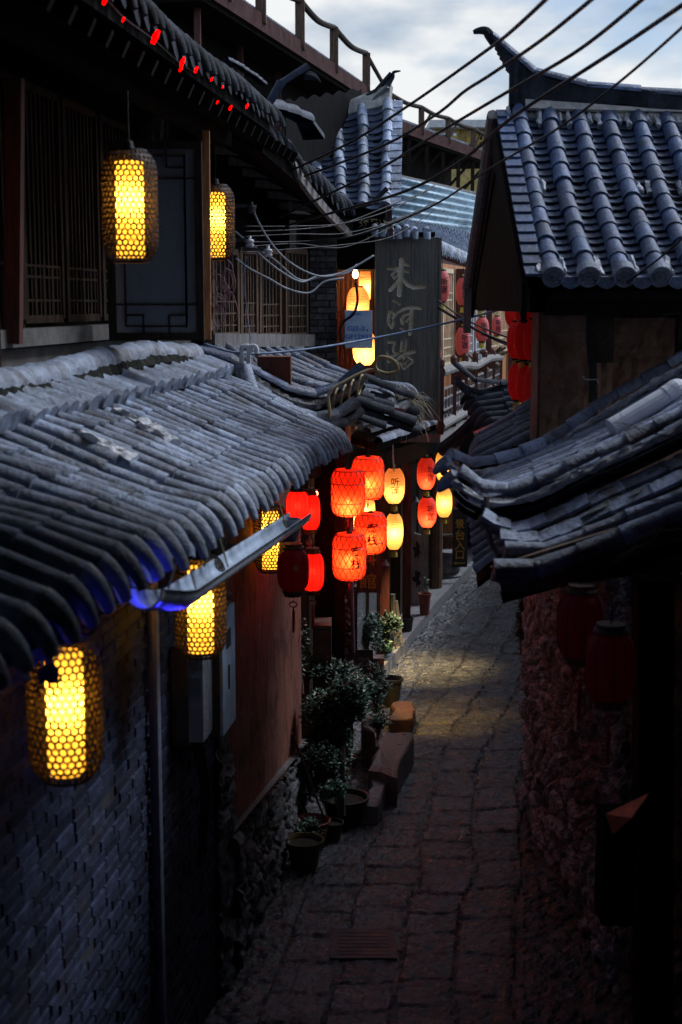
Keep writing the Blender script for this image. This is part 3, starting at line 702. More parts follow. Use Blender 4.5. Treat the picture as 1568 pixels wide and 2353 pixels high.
def on_roof(u, v):                    # the spot of the lower roof seen at a picture-grid point
    best = None
    for i in range(161):
        for j in range(41):
            p = S1(i/160, j/40); d = p-CAM; k = d.y*math.cos(PITCH)-d.z*math.sin(PITCH); w_ = d.y*math.sin(PITCH)+d.z*math.cos(PITCH)
            e = (784+d.x/k*F-u)**2 + (1176.5-w_/k*F-v)**2
            if best is None or e < best[0]: best = (e, p)
    return best[1]
for a_, b_ in (((188,1028),(312,1092)), ((270,975),(402,1048)), ((120,950),(150,968))):
    pts = [on_roof(a_[0]+(b_[0]-a_[0])*i/5, a_[1]+(b_[1]-a_[1])*i/5)+V((0,0,.085)) for i in range(6)]
    rough_strip(pts, .075, .05, amp=1.6, res=.015).build('lime_streak', M['lime'], ro)
# brick wall
bricks('brick_wall', LP(-2.13, 2.2, 0).xy, LP(-2.13, 9.75, 0).xy, 0, 3.95, M['brickA'], H1)
rubble('rough_quoin', LP(-2.13, 9.75, 0).xy, LP(-2.12, 10.12, 0).xy, lambda s: 0, lambda s: 3.95, M['stone'], H1, amp=.06, sc_=5, seed=4)
wall_obj('plaster_wall', LP(-2.12, 10.12, 0).xy, LP(-2.12, 13.7, 0).xy, .3, 3.95, M['terra'], H1)
rubble('rubble_plinth', LP(-2.08, 10.10, 0).xy, LP(-2.05, 13.9, 0).xy, lambda s: 0, lambda s: 1.10-.12*s, M['stone'], H1, amp=.06, sc_=6.5, seed=9, res=.02)
mb = MB(); mb.tube([LP(-2.09, 8.0, 0), LP(-2.09, 8.0, 3.9)], .035, 10); mb.build('conduit', M['pipeg'], H1)
# upper storey wall, sill and lattice windows
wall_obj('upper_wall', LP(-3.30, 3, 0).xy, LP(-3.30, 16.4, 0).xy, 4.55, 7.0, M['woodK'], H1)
wall_obj('sill_wall', LP(-3.14, 3, 0).xy, LP(-3.14, 13.6, 0).xy, 4.2, 4.72, M['mortarK'], H1, th=.15)
mb = MB(); mb.beam(LP(-3.16, 3, 4.79), LP(-3.16, 14.6, 4.79), .18, .11); mb.build('window_sill', M['mortarK'], H1)
def screen(y0, y1, z0, z1, x0, parent, mat_, bars=9, name='window', lit=None):
    """tall lattice: vertical bars over a fret at the foot"""
    f = MB()
    P_ = lambda y, z, o=0.: LP(x0+o, y, z)
    for z in (z0, z1): f.beam(P_(y0, z), P_(y1, z), .04, .05)
    for y in (y0, y1): f.beam(P_(y, z0), P_(y, z1), .05, .04, up=d_)
    fr = f.build(name, mat_, parent)
    b = MB()
    for i in range(1, bars):
        y = y0 + (y1-y0)*i/bars; b.beam(P_(y, z0), P_(y, z1), .018, .022, up=d_)
    for z in (z0+.12, z0+.27, z0+.34): b.beam(P_(y0, z, .004), P_(y1, z, .004), .016, .016)
    for i in range(0, bars, 2):
        y = y0 + (y1-y0)*(i+.5)/bars; b.beam(P_(y, z0, .008), P_(y, z0+.34, .008), .014, .014, up=d_)
    b.build('lattice', mat_, fr)
    return fr
for k_, (a_, b_) in enumerate(((8.2,8.95), (9.0,9.75), (9.85,10.6), (10.7,11.5), (12.1,12.9), (13.0,13.9))):
    screen(a_, b_, 4.90, 6.35, -3.13, H1, M['night'])
for y in (6.9, 8.1, 11.6):
    mb = MB(); mb.tube([LP(-3.02, y, 4.55), LP(-3.02, y, 6.7)], .075, 12); mb.build('column', M['night'], H1)
# open casements facing the street
def casement(u0, u1, v0, v1, Y, parent, mat_, pane, fret=True):
    a, b = P(u0, v1, Y), P(u1, v1, Y); zt = P(u0, v0, Y).z; z0 = a.z; x0, x1 = a.x, b.x
    f = MB(); w_ = .055
    f.box(x0, x1, Y-.02, Y+.02, z0, z0+w_); f.box(x0, x1, Y-.02, Y+.02, zt-w_, zt)
    f.box(x0, x0+w_, Y-.02, Y+.02, z0+w_, zt-w_); f.box(x1-w_, x1, Y-.02, Y+.02, z0+w_, zt-w_)
    fr = f.build('casement', mat_, parent)
    q = MB(); q.box(x0+w_, x1-w_, Y+.001, Y+.005, z0+w_, zt-w_); q.build('pane', pane, fr)
    if fret:
        l = MB(); t_ = .014; X0, X1, Z0, Z1 = x0+w_, x1-w_, z0+w_, zt-w_; W = X1-X0
        def hb(xa, xb, z): l.box(xa, xb, Y-.016, Y-.004, z-t_/2, z+t_/2)
        def vb(x, za, zb): l.box(x-t_/2, x+t_/2, Y-.018, Y-.006, za, zb)
        for (zz, s_) in ((Z0, 1), (Z1, -1)):
            hb(X0, X1, zz+s_*.20)
            for xa, sx in ((X0, 1), (X1, -1)):
                x1_ = xa+sx*W*.12; x2_ = xa+sx*W*.34
                lo, hi = sorted((zz+s_*.045, zz+s_*.125)); 
                vb(xa+sx*W*.12, *sorted((zz+s_*.045, zz+s_*(.52 if sx > 0 else 1.25)))); vb(x2_, *sorted((zz, zz+s_*.125)))
                hb(*sorted((x1_, X0+W/2)), zz+s_*.045); hb(*sorted((x1_, x2_)), zz+s_*.125)
        l.build('fret', mat_, fr)
    return fr
mb = MB(); mb.beam(P(30,790,8.6), P(34,180,8.6), .10, .10, up=(0,1,0)); mb.build('red_post', M['woodR'], H1)
casement(252, 470, 325, 782, 10.3, H1, M['woodD'], M['glass'])
casement(-150, 58, 325, 775, 9.0, H1, M['woodD'], M['glass'])
mb = MB(); p = P(478, 780, 10.9); q = P(474, 300, 10.9); mb.beam(p, q, .05, .045, up=(0,1,0)); p2 = P(486, 780, 11.0); mb.build('casement_edge', M['woodO'], H1)
# upper roof: eave, underside, drips
U0, U1 = LP(-2.22, 2.5, 6.68), LP(-2.32, 13.3, 6.70)
V0, V1 = LP(-4.4, 2.5, 7.7), LP(-4.6, 13.6, 7.72)
mb, _, _, FU = roof(V0, V1, U0, U1, 44, r=.065, tl=.3, seed=8, eave='finger', wave=.04)
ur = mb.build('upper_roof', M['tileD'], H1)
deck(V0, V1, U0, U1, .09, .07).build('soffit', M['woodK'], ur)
mb = MB()
for i in range(36):
    y = 3.0+.3*i; mb.beam(LP(-3.4, y, 6.93), LP(-2.12, y, 6.33), .07, .09)
mb.build('rafter', M['woodK'], ur)
mb = MB(); mb.beam(LP(-2.75, 2.6, 6.50), LP(-2.75, 13.4, 6.52), .12, .2); mb.build('eave_beam', M['woodK'], ur)
# gable horn tiles at the far end of the upper roof
hp = spline([V1+V((0,0,.1)), LP(-3.2, 13.45, 7.12), P(590, 265, 13.4), P(640, 205, 13.45), P(688, 172, 13.5), P(712, 160, 13.5)], 4)
ridge(hp, r=.07, tl=.28, mb=None).build('verge_tiles', M['tileN'], ur)
mb = MB(); mb.tube(spline([P(700,172,13.5), P(722,176,13.5), P(738,190,13.5)], 4), [.05,.05,.045,.04,.035,.03,.02,.01,.004][:9], 6); mb.build('horn', M['tileD'], ur)

# blue and red strip lights under the eaves
BL = T('strip_light', 'blue glowing strip light tucked under the near left tiled eave', 'strip light', LP(-1.75, 6, 3.7))
for y in [4.0+.36*i for i in range(9)]:
    mb = MB(); mb.tube([LP(-1.73, y, 3.965-.028*y), LP(-1.73, y+.12, 3.965-.028*y)], .011, 6); mb.build('led', M['blue'], BL)
mb = MB(); mb.tube([LP(-1.735, 3.9, 3.88), LP(-1.735, 7.4, 3.78)], .008, 6); mb.build('cable', M['cable'], BL)
l = bpy.data.lights.new('blue', 'POINT'); l.energy = .35; l.color = (.02,.02,1); l.shadow_soft_size = .03
o = bpy.data.objects.new('strip_glow', l); COL.objects.link(o); o.parent = BL; o.location = P(352,1366,5.65)-V(BL.location)
for y, e_ in ((4.6, 1.6), (6.2, 2.4)):
    l = bpy.data.lights.new('blue', 'POINT'); l.energy = e_*.45; l.color = (.03,.03,1); l.shadow_soft_size = .05
    o = bpy.data.objects.new('strip_glow', l); COL.objects.link(o); o.parent = BL; o.location = LP(-1.5, y, 3.60)-V(BL.location)
RL = T('light_string', 'string of small red lights along the dark upper left eave', 'string lights', LP(-2.2, 8, 6.5))
mb = MB()
for (u, v, Y, s_) in ((358,85,8.6,1.7), (420,142,9.6,1.2), (416,158,9.6,.8), (451,160,10.2,.9), (487,182,10.9,.6), (530,248,11.8,.8), (568,244,12.6,.8), (284,45,7.7,.5), (242,0,7.2,1), (500,235,11.5,.5), (512,200,11.6,.4)):
    Y = 2.02/(.126-(u-784)/3267.); p = P(u, v, Y); dd = V((.35, 0, .75)).normalized()*.022*s_; mb.tube([p-dd, p, p+dd], [.006*s_, .010*s_, .006*s_], 7)
mb.build('red_bulb', M['red'], RL)
mb = MB(); mb.tube(spline([P(240,-10,7.2), P(284,40,7.7), P(358,95,8.6), P(420,150,9.6), P(487,190,10.9), P(530,240,11.8), P(570,250,12.6)], 4), .004, 5); mb.build('wire', M['cable'], RL)

# gutter
GT = T('rain_gutter', 'pale half-round metal gutter slung below the left eave, blue lit at its near end', 'gutter', P(520,1300,7.6))
gp = [P(328,1352,5.55), P(405,1355,6.1), P(440,1338,6.6), P(560,1262,8.1), P(690,1178,9.7)]
gp = spline(gp, 6); mb = MB(); n = 10; vs = []; rr = .082
for k_, p in enumerate(gp):
    t_ = (gp[min(k_+1, len(gp)-1)]-gp[max(k_-1, 0)]).normalized(); s_ = t_.cross(V((0,0,1))).normalized()
    for th_ in (rr, rr-.008):
        for j in range(n+1):
            a = math.pi + math.pi*j/n; vs.append(p + s_*math.cos(a)*th_ + V((0,0,1))*(math.sin(a)*th_*1.1))
w2 = 2*(n+1); fs = []
for k_ in range(len(gp)-1):
    for j in range(n): fs.append((k_*w2+j, k_*w2+j+1, (k_+1)*w2+j+1, (k_+1)*w2+j)); fs.append((k_*w2+n+1+j, (k_+1)*w2+n+1+j, (k_+1)*w2+n+2+j, k_*w2+n+2+j))
    for j0, j1 in ((0, n+1), (n, 2*n+1)): fs.append((k_*w2+j0, (k_+1)*w2+j0, (k_+1)*w2+j1, k_*w2+j1))
for k_ in (0, len(gp)-1):
    for j in range(n): fs.append((k_*w2+j, k_*w2+j+1, k_*w2+n+2+j, k_*w2+n+1+j))
mb.add(vs, fs); mb.build('channel', M['gutter'], GT, smooth=True)
mb = MB(); e_ = gp[-1]; mb.lathe([(.001, -.16), (.05, -.15), (.075, -.08), (.08, 0), (.07, 0), (.06, -.07), (.001, -.1)], 14, e_+V((-.07,-.15,-.02))); mb.build('outlet_bowl', M['pipeg'], GT, smooth=True)
for k_ in (9, 15, 21):
    mb = MB(); p = gp[k_]; mb.tube([p+V((-.06,0,0)), p+V((-.02,0,.12)), p+V((.02,0,.16)), p+V((.065,0,.0))], .005, 5); mb.build('hook', M['cableY'], GT)

# meter boxes on the brick wall
EB = T('meter_box', 'grey meter box with clear cover on the brick wall, nearer of the two', 'meter box', LP(-2.1, 8.6, 2.4))
mb = MB(); a, b = LP(-2.12, 8.5, 0), LP(-1.93, 8.5, 0)
def wbox(mb, x0, x1, y0, y1, z0, z1, m=0):
    q = [LP(x0,y0,z0), LP(x1,y0,z0), LP(x1,y1,z0), LP(x0,y1,z0), LP(x0,y0,z1), LP(x1,y0,z1), LP(x1,y1,z1), LP(x0,y1,z1)]; mb.hexa(q, m)
wbox(mb, -2.12, -2.02, 8.52, 8.82, 2.28, 2.92); mb.build('back_box', M['boxD'], EB)
mb = MB(); wbox(mb, -2.018, -1.93, 8.54, 8.80, 2.30, 2.88); mb.build('cover', M['glass'], EB)
mb = MB(); wbox(mb, -2.016, -1.96, 8.6, 8.74, 2.5, 2.7); mb.build('meter', M['box'], EB)
EB2 = T('switch_box', 'pale blue electrical cabinet beside the terracotta wall, behind the clear-covered meter', 'cabinet', LP(-2.1, 9, 2.2))
mb = MB(); wbox(mb, -2.12, -1.90, 8.88, 9.30, 2.22, 3.04); mb.build('cabinet', M['boxD'], EB2)
mb = MB(); wbox(mb, -1.899, -1.88, 8.89, 9.29, 2.23, 3.03); dr = mb.build('door', M['box'], EB2)
mb = MB(); wbox(mb, -1.878, -1.872, 9.0, 9.12, 2.78, 2.9); mb.build('sticker', M['slate'], dr); mb = MB(); wbox(mb, -1.878, -1.872, 9.05, 9.08, 2.5, 2.66); mb.build('handle', M['slate'], dr)
mb = MB()
for k_ in range(4):
    y = 8.75+.06*k_; mb.tube(spline([LP(-2.05,y,2.28), LP(-2.0,y+.03,1.9), LP(-2.03,y+.1,1.6), LP(-2.08,y+.25,1.3)], 5), .012, 6)
mb.build('cable', M['cable'], EB2)

# ================================================================== SECOND LEFT HOUSE : small roof, lattice windows, shop front
H2 = T('timber_inn', 'old timber inn in the middle of the alley hung with glowing red lanterns', 'house', (-.8, 16, 0))
# verge ridge next to the first roof, with upturned tip
vp = spline([P(455,808,13.6), P(540,835,13.7), P(600,868,13.8), P(660,900,13.9), P(710,912,14.0), P(760,904,14.1), P(800,880,14.15), P(838,848,14.2)], 4)
rf2a, rf2b = P(640,795,16.2), P(900,935,16.2)
A0_, A1_ = P(480,800,13.75)+V((-.1,0,-.04)), P(640,792,16.4); B0_, B1_ = P(742,935,14.05), P(935,895,16.0)
mb, _, _, _ = roof(A1_, A0_, B1_, B0_, 11, r=.06, tl=.3, sag=.10, seed=12, wave=.05, jit=.02, eave='finger')
r2 = mb.build('lower_roof', [M['tileC'], M['tileP']], H2)
deck(A1_, A0_, B1_, B0_, .07, .08).build('roof_boards', M['woodK'], r2)
ridge(vp, r=.085, tl=.30, mb=None).build('verge_tiles', M['tileB'], r2)
rough_strip([p-V((0,.02,.07)) for p in vp], .16, .11, amp=.5).build('verge_mortar', M['mortarD'], r2)
mb = MB(); mb.tube([p + V((0,-.03,-.16)) for p in vp], [.05]*(len(vp)-6)+[.05,.045,.04,.035,.03,.02], 6); mb.build('verge_bed', M['tileD'], r2)
# curved tile courses hanging under the verge
cp = spline([P(560,880,13.6), P(640,935,13.7), P(720,968,13.8), P(790,955,13.95), P(822,930,14.0)], 4)
ridge(cp, r=.10, tl=.26, mb=None).build('verge_course', M['tileC'], r2)
cp2 = spline([P(600,925,13.55), P(680,968,13.6), P(748,985,13.7), P(800,972,13.9), P(830,948,14.0)], 4)
mb = ridge(cp2, r=.075, tl=.26); mb.build('eave_course', M['tileD'], r2)
# broken outer corner of the roof: heavy tiles and mortar
mb = MB(); g = random.Random(21)
for (u, v, Y, L_, rr) in ((800,905,14.6,.5,.09), (850,880,14.9,.5,.085), (840,935,14.4,.55,.10), (880,925,14.9,.4,.09), (905,900,15.3,.4,.08), (870,965,14.4,.45,.09), (800,955,14.1,.4,.08)):
    p = P(u, v, Y); q = p + V((L_*.9, .05, -L_*.34)); ridge([p - (q-p)*.4, q], r=rr, tl=.22, g=g).build('corner_tile', M['tileD'], r2)
rough_strip(spline([P(868,925,14.9), P(905,935,14.9), P(935,950,15.0), P(948,985,15.1)], 4), .26, .18, amp=.8).build('corner_mortar', M['mortarD'], r2)
# upper wall with lattice windows
UW0, UW1 = (P(500,700,15.0).x-.1, 14.2), (P(724,700,17.8).x, 17.8)
w2_ = wall_obj('upper_wall', (-1.55, 13.95), (-.62, 17.4), 4.2, 7.0, M['woodK'], H2)
def lat2(u0, u1, v0, v1, Y0, Y1, parent, mat_, n=6, back=None, name='window'):
    a, b = P(u0, v1, Y0), P(u1, v1, Y1); z1 = P(u0, v0, Y0).z; z0 = a.z; b.z = z0
    t_ = (b-a).normalized(); nn = V((t_.y, -t_.x, 0)); f = MB(); up = V((0,0,1))
    f.beam(a, b, .05, .06); f.beam(a+up*(z1-z0), b+up*(z1-z0), .05, .06); f.beam(a, a+up*(z1-z0), .05, .05, up=t_); f.beam(b, b+up*(z1-z0), .05, .05, up=t_)
    fr = f.build(name, mat_, parent); l = MB()
    for i in range(1, n):
        p = a.lerp(b, i/n); l.beam(p, p+up*(z1-z0), .016, .02, up=t_)
    for h in (.10, .22, .34, .94):
        if h < (z1-z0): l.beam(a+up*h+nn*.003, b+up*h+nn*.003, .014, .016)
    for i in range(0, n, 2):
        p = a.lerp(b, (i+.5)/n)+nn*.006; l.beam(p, p+up*.34, .012, .012, up=t_)
    l.build('lattice', mat_, fr)
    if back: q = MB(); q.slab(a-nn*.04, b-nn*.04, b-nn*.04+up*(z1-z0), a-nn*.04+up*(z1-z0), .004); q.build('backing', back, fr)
    return fr
for (u0, u1, Y0, Y1) in ((488,545,14.3,14.9), (552,588,15.0,15.4), (596,642,15.6,16.1), (655,703,16.3,16.9)):
    lat2(u0, u1, 575, 772, Y0, Y1, H2, M['woodB'], n=6, back=M['dark'])
mb = MB(); mb.beam(P(480,782,14.3), P(712,782,17.0), .14, .14); mb.build('window_sill', M['woodG'], H2)
bricks('brick_pier', (P(712,700,17.0).x, 17.0), (P(775,700,17.05).x, 17.05), 3.9, 6.0, M['brickE'], H2, th=.5, bh=.075)
# second upper roof, dark, seen from below, with its eave running away
W0, W1 = P(604,300,13.6), P(868,545,18.6)
X0, X1 = W0+V((-2.2,.3,1.05)), W1+V((-2.0,.3,1.15))
mb, _, _, _ = roof(X0, X1, W0, W1, 22, r=.07, tl=.3, seed=18, wave=.05)
r3 = mb.build('upper_roof', M['tileD'], H2)
deck(X0, X1, W0, W1, .12, .08).build('soffit', M['woodK'], r3)
sof = [P(655,330,14.4), P(680,395,14.7), P(712,440,15.2), P(752,488,16.0), P(795,530,17.0), P(850,548,18.4)]
mb = MB()
for i in range(len(sof)-1): mb.beam(sof[i], sof[i+1], .05, .10)
for i in range(9):
    p = sof[0].lerp(sof[-1], (i+.3)/9)+V((0,0,.0)); mb.beam(P(655+24*i, 345+25*i, 14.5+.42*i)+V((0,0,.05)), P(655+24*i, 345+25*i, 14.5+.42*i)+V((-.9,0,.12)), .05, .08)
mb.build('fascia', M['woodG'], r3)
ridge(spline([P(610,248,13.5), P(660,262,13.9), P(715,290,14.3), P(722,320,14.4)], 4), r=.11, tl=.3).build('verge_tiles', M['tileN'], r3)
mb = ridge([P(520,138,15.), P(560,160,15.2), P(606,196,15.5)], r=.05, tl=.08); mb.build('ridge_tiles', M['tileN'], r3)
# corrugated dark sheet behind
mb = MB(); vs = []; n = 60
for i in range(n+1):
    a = i/n; p = P(655+175*a, 232-28*a, 16+3*a) + V((0,0,.02*math.sin(a*2*math.pi*6))); vs += [p, p+V((0,0,-.75))]
mb.add(vs, [(2*i, 2*i+2, 2*i+3, 2*i+1) for i in range(n)]); o = mb.build('sheet', M['woodK'], r3); o.modifiers.new('t', 'SOLIDIFY').thickness = .01
# bird-nest like clump at the eave corner
g = random.Random(4); mb = MB()
for i in range(160):
    c = P(845+g.gauss(0,18), 500+g.gauss(0,12), 17.3+g.uniform(-.2,.2)); dv = V((g.uniform(-1,1), g.uniform(-1,1), g.uniform(-1,.4))).normalized()*g.uniform(.03,.1)
    mb.tube([c, c+dv*.5+V((0,0,.01)), c+dv], .003, 3)
o = mb.build('bird_nest', M['straw']); tag(o, 'scruffy nest of dry straw wedged under the eave above the wooden sign', 'nest')

# lower shop front of the inn : posts, jamb, glazing, planks
back = [(-.55,13.9), (-.42,15.3), (.30,19.6), (.75,21.), (1.55,24.6), (2.3,27.5)]
for i in range(len(back)-1): wall_obj('lower_wall', back[i], back[i+1], 0, 3.3, M['woodD'] if i else M['brickD'], H2, th=.15)
def post(u, vb, Y, zt, mat_, wd=.13, rnd_=False, parent=H2, name='post'):
    p = P(u, vb, Y); p.z = 0.1; mb = MB()
    if rnd_: mb.tube([p, V((p.x,p.y,zt))], wd/2, 12)
    else: mb.beam(p, V((p.x,p.y,zt)), wd, wd, up=(0,1,0))
    return mb.build(name, mat_, parent)
post(748, 1480, 14.9, 3.6, M['woodK'], .22); post(782, 1500, 15.2, 3.6, M['woodD'], .10)
post(700, 1480, 14.3, 3.7, M['woodB'], .10)
post(880, 1500, 19.4, 3.2, M['woodR'], .17); post(908, 1480, 20.2, 3.2, M['woodD'], .14); post(934, 1450, 20.8, 3.2, M['woodR'], .12)
post(1000, 1400, 24.0, 3.1, M['woodB'], .24, True); post(1032, 1340, 25.6, 3.1, M['woodO'], .24)
post(975, 1400, 23.4, 3.1, M['woodG'], .12)
p = P(742,1480,14.5); mb = MB()
for k_ in range(4): mb.box(p.x-.11+.004*k_, p.x+.11-.006*k_, 14.35, 14.75, .05+.42*k_, .45+.42*k_)
mb.build('stone_pier', M['brickR'], H2)
rubble('pebble_pillar', (P(783,1400,15.4).x, 15.4), (P(808,1400,15.42).x+.02, 15.42), lambda s: 0, lambda s: 3.2, M['stone'], H2, amp=.04, sc_=12, seed=3, res=.02, th=.3)
mb = MB(); mb.tube([P(812,1500,15.3), P(805,1200,15.3)], .022, 8); mb.build('drain_pipe', M['pipeg'], H2)
# glazed shop window with shelves
wfr = MB(); a, b = P(816,1440,17.0), P(868,1440,18.2)
for z in (.35, 1.55): wfr.beam(V((a.x,a.y,z)), V((b.x,b.y,z)), .07, .07)
for q in (a, b, (a+b)/2): wfr.beam(V((q.x,q.y,.35)), V((q.x,q.y,1.55)), .06, .06, up=(0,1,0))
wf = wfr.build('shop_window', M['woodB'], H2)
mb = MB(); mb.slab(V((a.x,a.y,.4)), V((b.x,b.y,.4)), V((b.x,b.y,1.5)), V((a.x,a.y,1.5)), .006); mb.build('pane', M['glassS'], wf)
mb = MB()
for z in (.6,.8,1.0,1.2,1.4):
    mb.beam(V((a.x-.05,a.y+.15,z)), V((b.x-.05,b.y+.15,z)), .12, .015)
    for i in range(6):
        q = V((a.x-.03,a.y+.12,z)).lerp(V((b.x-.03,b.y+.12,z)), (i+.5)/6); mb.box(q.x-.03, q.x+.03, q.y-.03, q.y+.03, z+.01, z+.12)
mb.build('shelf', M['white'], wf)
# dark beam line above shop front with warm glow inside
mb = MB(); mb.beam(P(700,1075,14.4), P(875,1040,18.2), .15, .22); mb.beam(P(875,1060,18.2), P(1050,1000,25.5), .15, .25); mb.build('lintel', M['woodK'], H2)
mb = MB(); mb.slab(P(800,1010,15.2), P(838,1030,16.8), P(838,985,16.8), P(800,975,15.2), .03); mb.build('soffit_panel', M['woodO'], H2)

# projecting eave (lower) of the balcony storey
L0, L1, L2, L3 = P(868,1015,15.4), P(1000,972,17.6), P(1075,948,20.0), P(1125,930,22.5)
mb = MB()
for a, b, k_ in ((L0, L1, 9), (L1, L2, 9), (L2, L3, 9)):
    ridge([a, b], r=.075, tl=.24, mb=mb); ridge([a+V((-.12,.05,.10)), b+V((-.12,.05,.10))], r=.07, tl=.26, mb=mb); ridge([a+V((-.2,.1,.17)), b+V((-.2,.1,.17))], r=.06, tl=.26, mb=mb)
pe = mb.build('pent_roof', M['tileC'], H2)
mb = MB()
for a, b in ((L0, L1), (L1, L2), (L2, L3)): mb.slab(a+V((0,0,-.02)), b+V((0,0,-.02)), b+V((-.9,.2,.22)), a+V((-.9,.2,.22)), .08)
mb.build('pent_boards', M['woodK'], pe)

# lit recess beside the sign
mb = MB(); c0, c1 = P(775,590,18.6), P(862,590,18.6); zb = P(775,840,18.6).z
mb.box(c0.x-.1, c1.x+.1, 18.9, 18.95, zb-.4, c0.z+.1); mb.build('back_wall', M['woodO'], H2)
mb = MB()
for i in range(9):
    x = c0.x + (c1.x-c0.x)*i/8; mb.box(x-.015, x+.015, 18.84, 18.895, zb-.4, c0.z+.1)
mb.box(c0.x-.1, c1.x+.1, 18.80, 18.84, zb+.7, zb+.75); mb.build('screen', M['woodR'], H2)
mb = MB(); mb.tube([P(857,560,18.2), P(857,1000,18.2)], .03, 8); mb.build('pole', M['woodD'], H2)

# ================================================================== carved sign board (relief made from the strokes themselves)
def sign_board():
    Y = 17.0; tl, br_ = P(866,549,Y), P(1006,966,Y); x0, x1, z1, z0 = tl.x, br_.x, tl.z, br_.z
    t = T('sign_board', 'tall dark wooden signboard with three carved brush characters hanging over the alley', 'sign', ((x0+x1)/2, Y, z0))
    W, H = x1-x0, z1-z0
    def C(cx, cy): p = P((1480+cx/3.18)/1.741, (960+cy/3.18)/1.741, Y); return (p.x, p.z)
    S = [  # (points in crop pixels, half width px)
     ([(235,365),(300,372),(370,350)],11), ([(410,255),(405,330),(400,420),(395,520),(380,690)],26), ([(430,300),(500,322)],13), ([(440,395),(495,405)],11),
     ([(400,350),(345,385),(285,440)],12), ([(290,450),(315,490),(370,440),(365,395)],10), ([(390,500),(340,560),(265,635)],20), ([(430,500),(480,565),(560,605),(640,600),(695,590)],19),
     ([(300,770),(345,785),(380,820)],11), ([(250,905),(290,915),(315,945)],13), ([(255,930),(240,1010),(250,1070),(285,1110)],15), ([(300,1030),(300,1090),(280,1115)],12),
     ([(300,990),(350,930),(430,880),(540,855),(655,868)],15), ([(440,960),(410,1010),(420,1055)],17), ([(440,960),(500,940),(540,960),(470,1035)],11), ([(540,880),(535,960),(525,1080),(515,1190)],20), ([(395,1120),(440,1150),(500,1165)],9), ([(325,790),(280,900)],4),
     ([(240,1300),(325,1300),(300,1380),(310,1425),(380,1440)],12), ([(230,1430),(260,1480),(300,1475),(350,1450)],13), ([(235,1480),(240,1545),(260,1550)],12),
     ([(415,1295),(400,1410)],15), ([(475,1265),(455,1400)],12), ([(400,1420),(450,1400)],8), ([(345,1530),(400,1480),(470,1440),(575,1420)],17), ([(450,1430),(440,1500)],16), ([(490,1480),(530,1510),(560,1530)],13),
     ([(360,1560),(400,1560),(415,1600),(440,1640),(490,1600),(560,1540)],12), ([(430,1530),(420,1590)],8), ([(490,1525),(450,1575)],9)]
    strokes = []
    for pts, hw in S:
        q = [C(*a) for a in pts]; strokes.append((q, hw/3.18/1.741/F*Y*1.35))
    res = .0055; nx = int(W/res); nz = int(H/res)
    dep = [[0.]*(nz+1) for _ in range(nx+1)]
    for q, hw in strokes:
        for i in range(len(q)-1):
            (ax, az), (bx, bz) = q[i], q[i+1]; m_ = hw*1.2
            for ix in range(max(0, int((min(ax,bx)-m_-x0)/res)), min(nx, int((max(ax,bx)+m_-x0)/res)+1)+1):
                if ix > nx: continue
                for iz in range(max(0, int((min(az,bz)-m_-z0)/res)), min(nz, int((max(az,bz)+m_-z0)/res)+1)+1):
                    if iz > nz: continue
                    px, pz = x0+ix*res, z0+iz*res; dx, dz = bx-ax, bz-az; l2 = dx*dx+dz*dz+1e-12
                    f = max(0, min(1, ((px-ax)*dx+(pz-az)*dz)/l2)); d = math.hypot(px-ax-dx*f, pz-az-dz*f)
                    rr = hw*(1+.15*noise.noise(V((px*30, pz*30, 0)))); k = 1-d/rr
                    if k > 0: dep[ix][iz] = max(dep[ix][iz], min(1, k*2.6))
    mb = MB(); vs = []; mi = []
    for ix in range(nx+1):
        for iz in range(nz+1):
            px, pz = x0+W*ix/nx, z0+H*iz/nz; split = .004 if abs((px-x0)/W-.55) < .006 or abs((px-x0)/W-.2) < .005 else 0
            vs.append((px, Y + dep[ix][iz]*.024 + split + .0015*noise.noise(V((px*40, pz*3, 1))), pz))
    fs = []
    for ix in range(nx):
        for iz in range(nz):
            a = ix*(nz+1)+iz; fs.append((a, a+nz+1, a+nz+2, a+1)); mi.append(1 if (dep[ix][iz]+dep[ix+1][iz+1])/2 > .12 else 0)
    mb.add(vs, fs); mb.m = mi
    mb.build('carved_face', [M['sign'], M['carve']], t)
    mb = MB(); mb.box(x0, x1, Y+.034, Y+.075, z0, z1); 
    mb.box(x1+.001, x1+.028, Y-.012, Y+.08, z0-.01, z1+.01); mb.box(x0-.018, x0-.001, Y-.006, Y+.08, z0-.01, z1+.01); mb.box(x0, x1, Y-.004, Y+.033, z1+.001, z1+.018)
    mb.build('board', M['sign'], t)
    mb = MB(); g = random.Random(2)           # little tile hood
    for i in range(9):
        x = x0-.02 + .093*i + (.05 if i > 5 else 0); dz = g.uniform(-.01,.02) - (.02 if i > 4 else 0)
        if i > 6: continue
        cover(mb, V((x, Y+.22, z1+.13+dz)), V((x, Y-.05, z1+.085+dz)), V((1,0,0)), V((0,0,1)), .042, .045, n=8)
        cover(mb, V((x, Y-.05, z1+.085+dz)), V((x, Y-.075, z1-.0+dz)), V((1,0,0)), V((0,-1,.1)).normalized(), .045, .040, n=8)
    mb.build('hood_tiles', M['tile'], t)
    mb = MB(); mb.box(x0-.08, x1-.05, Y+.0, Y+.25, z1+.03, z1+.08); mb.build('hood_board', M['woodK'], t)
sign_board()

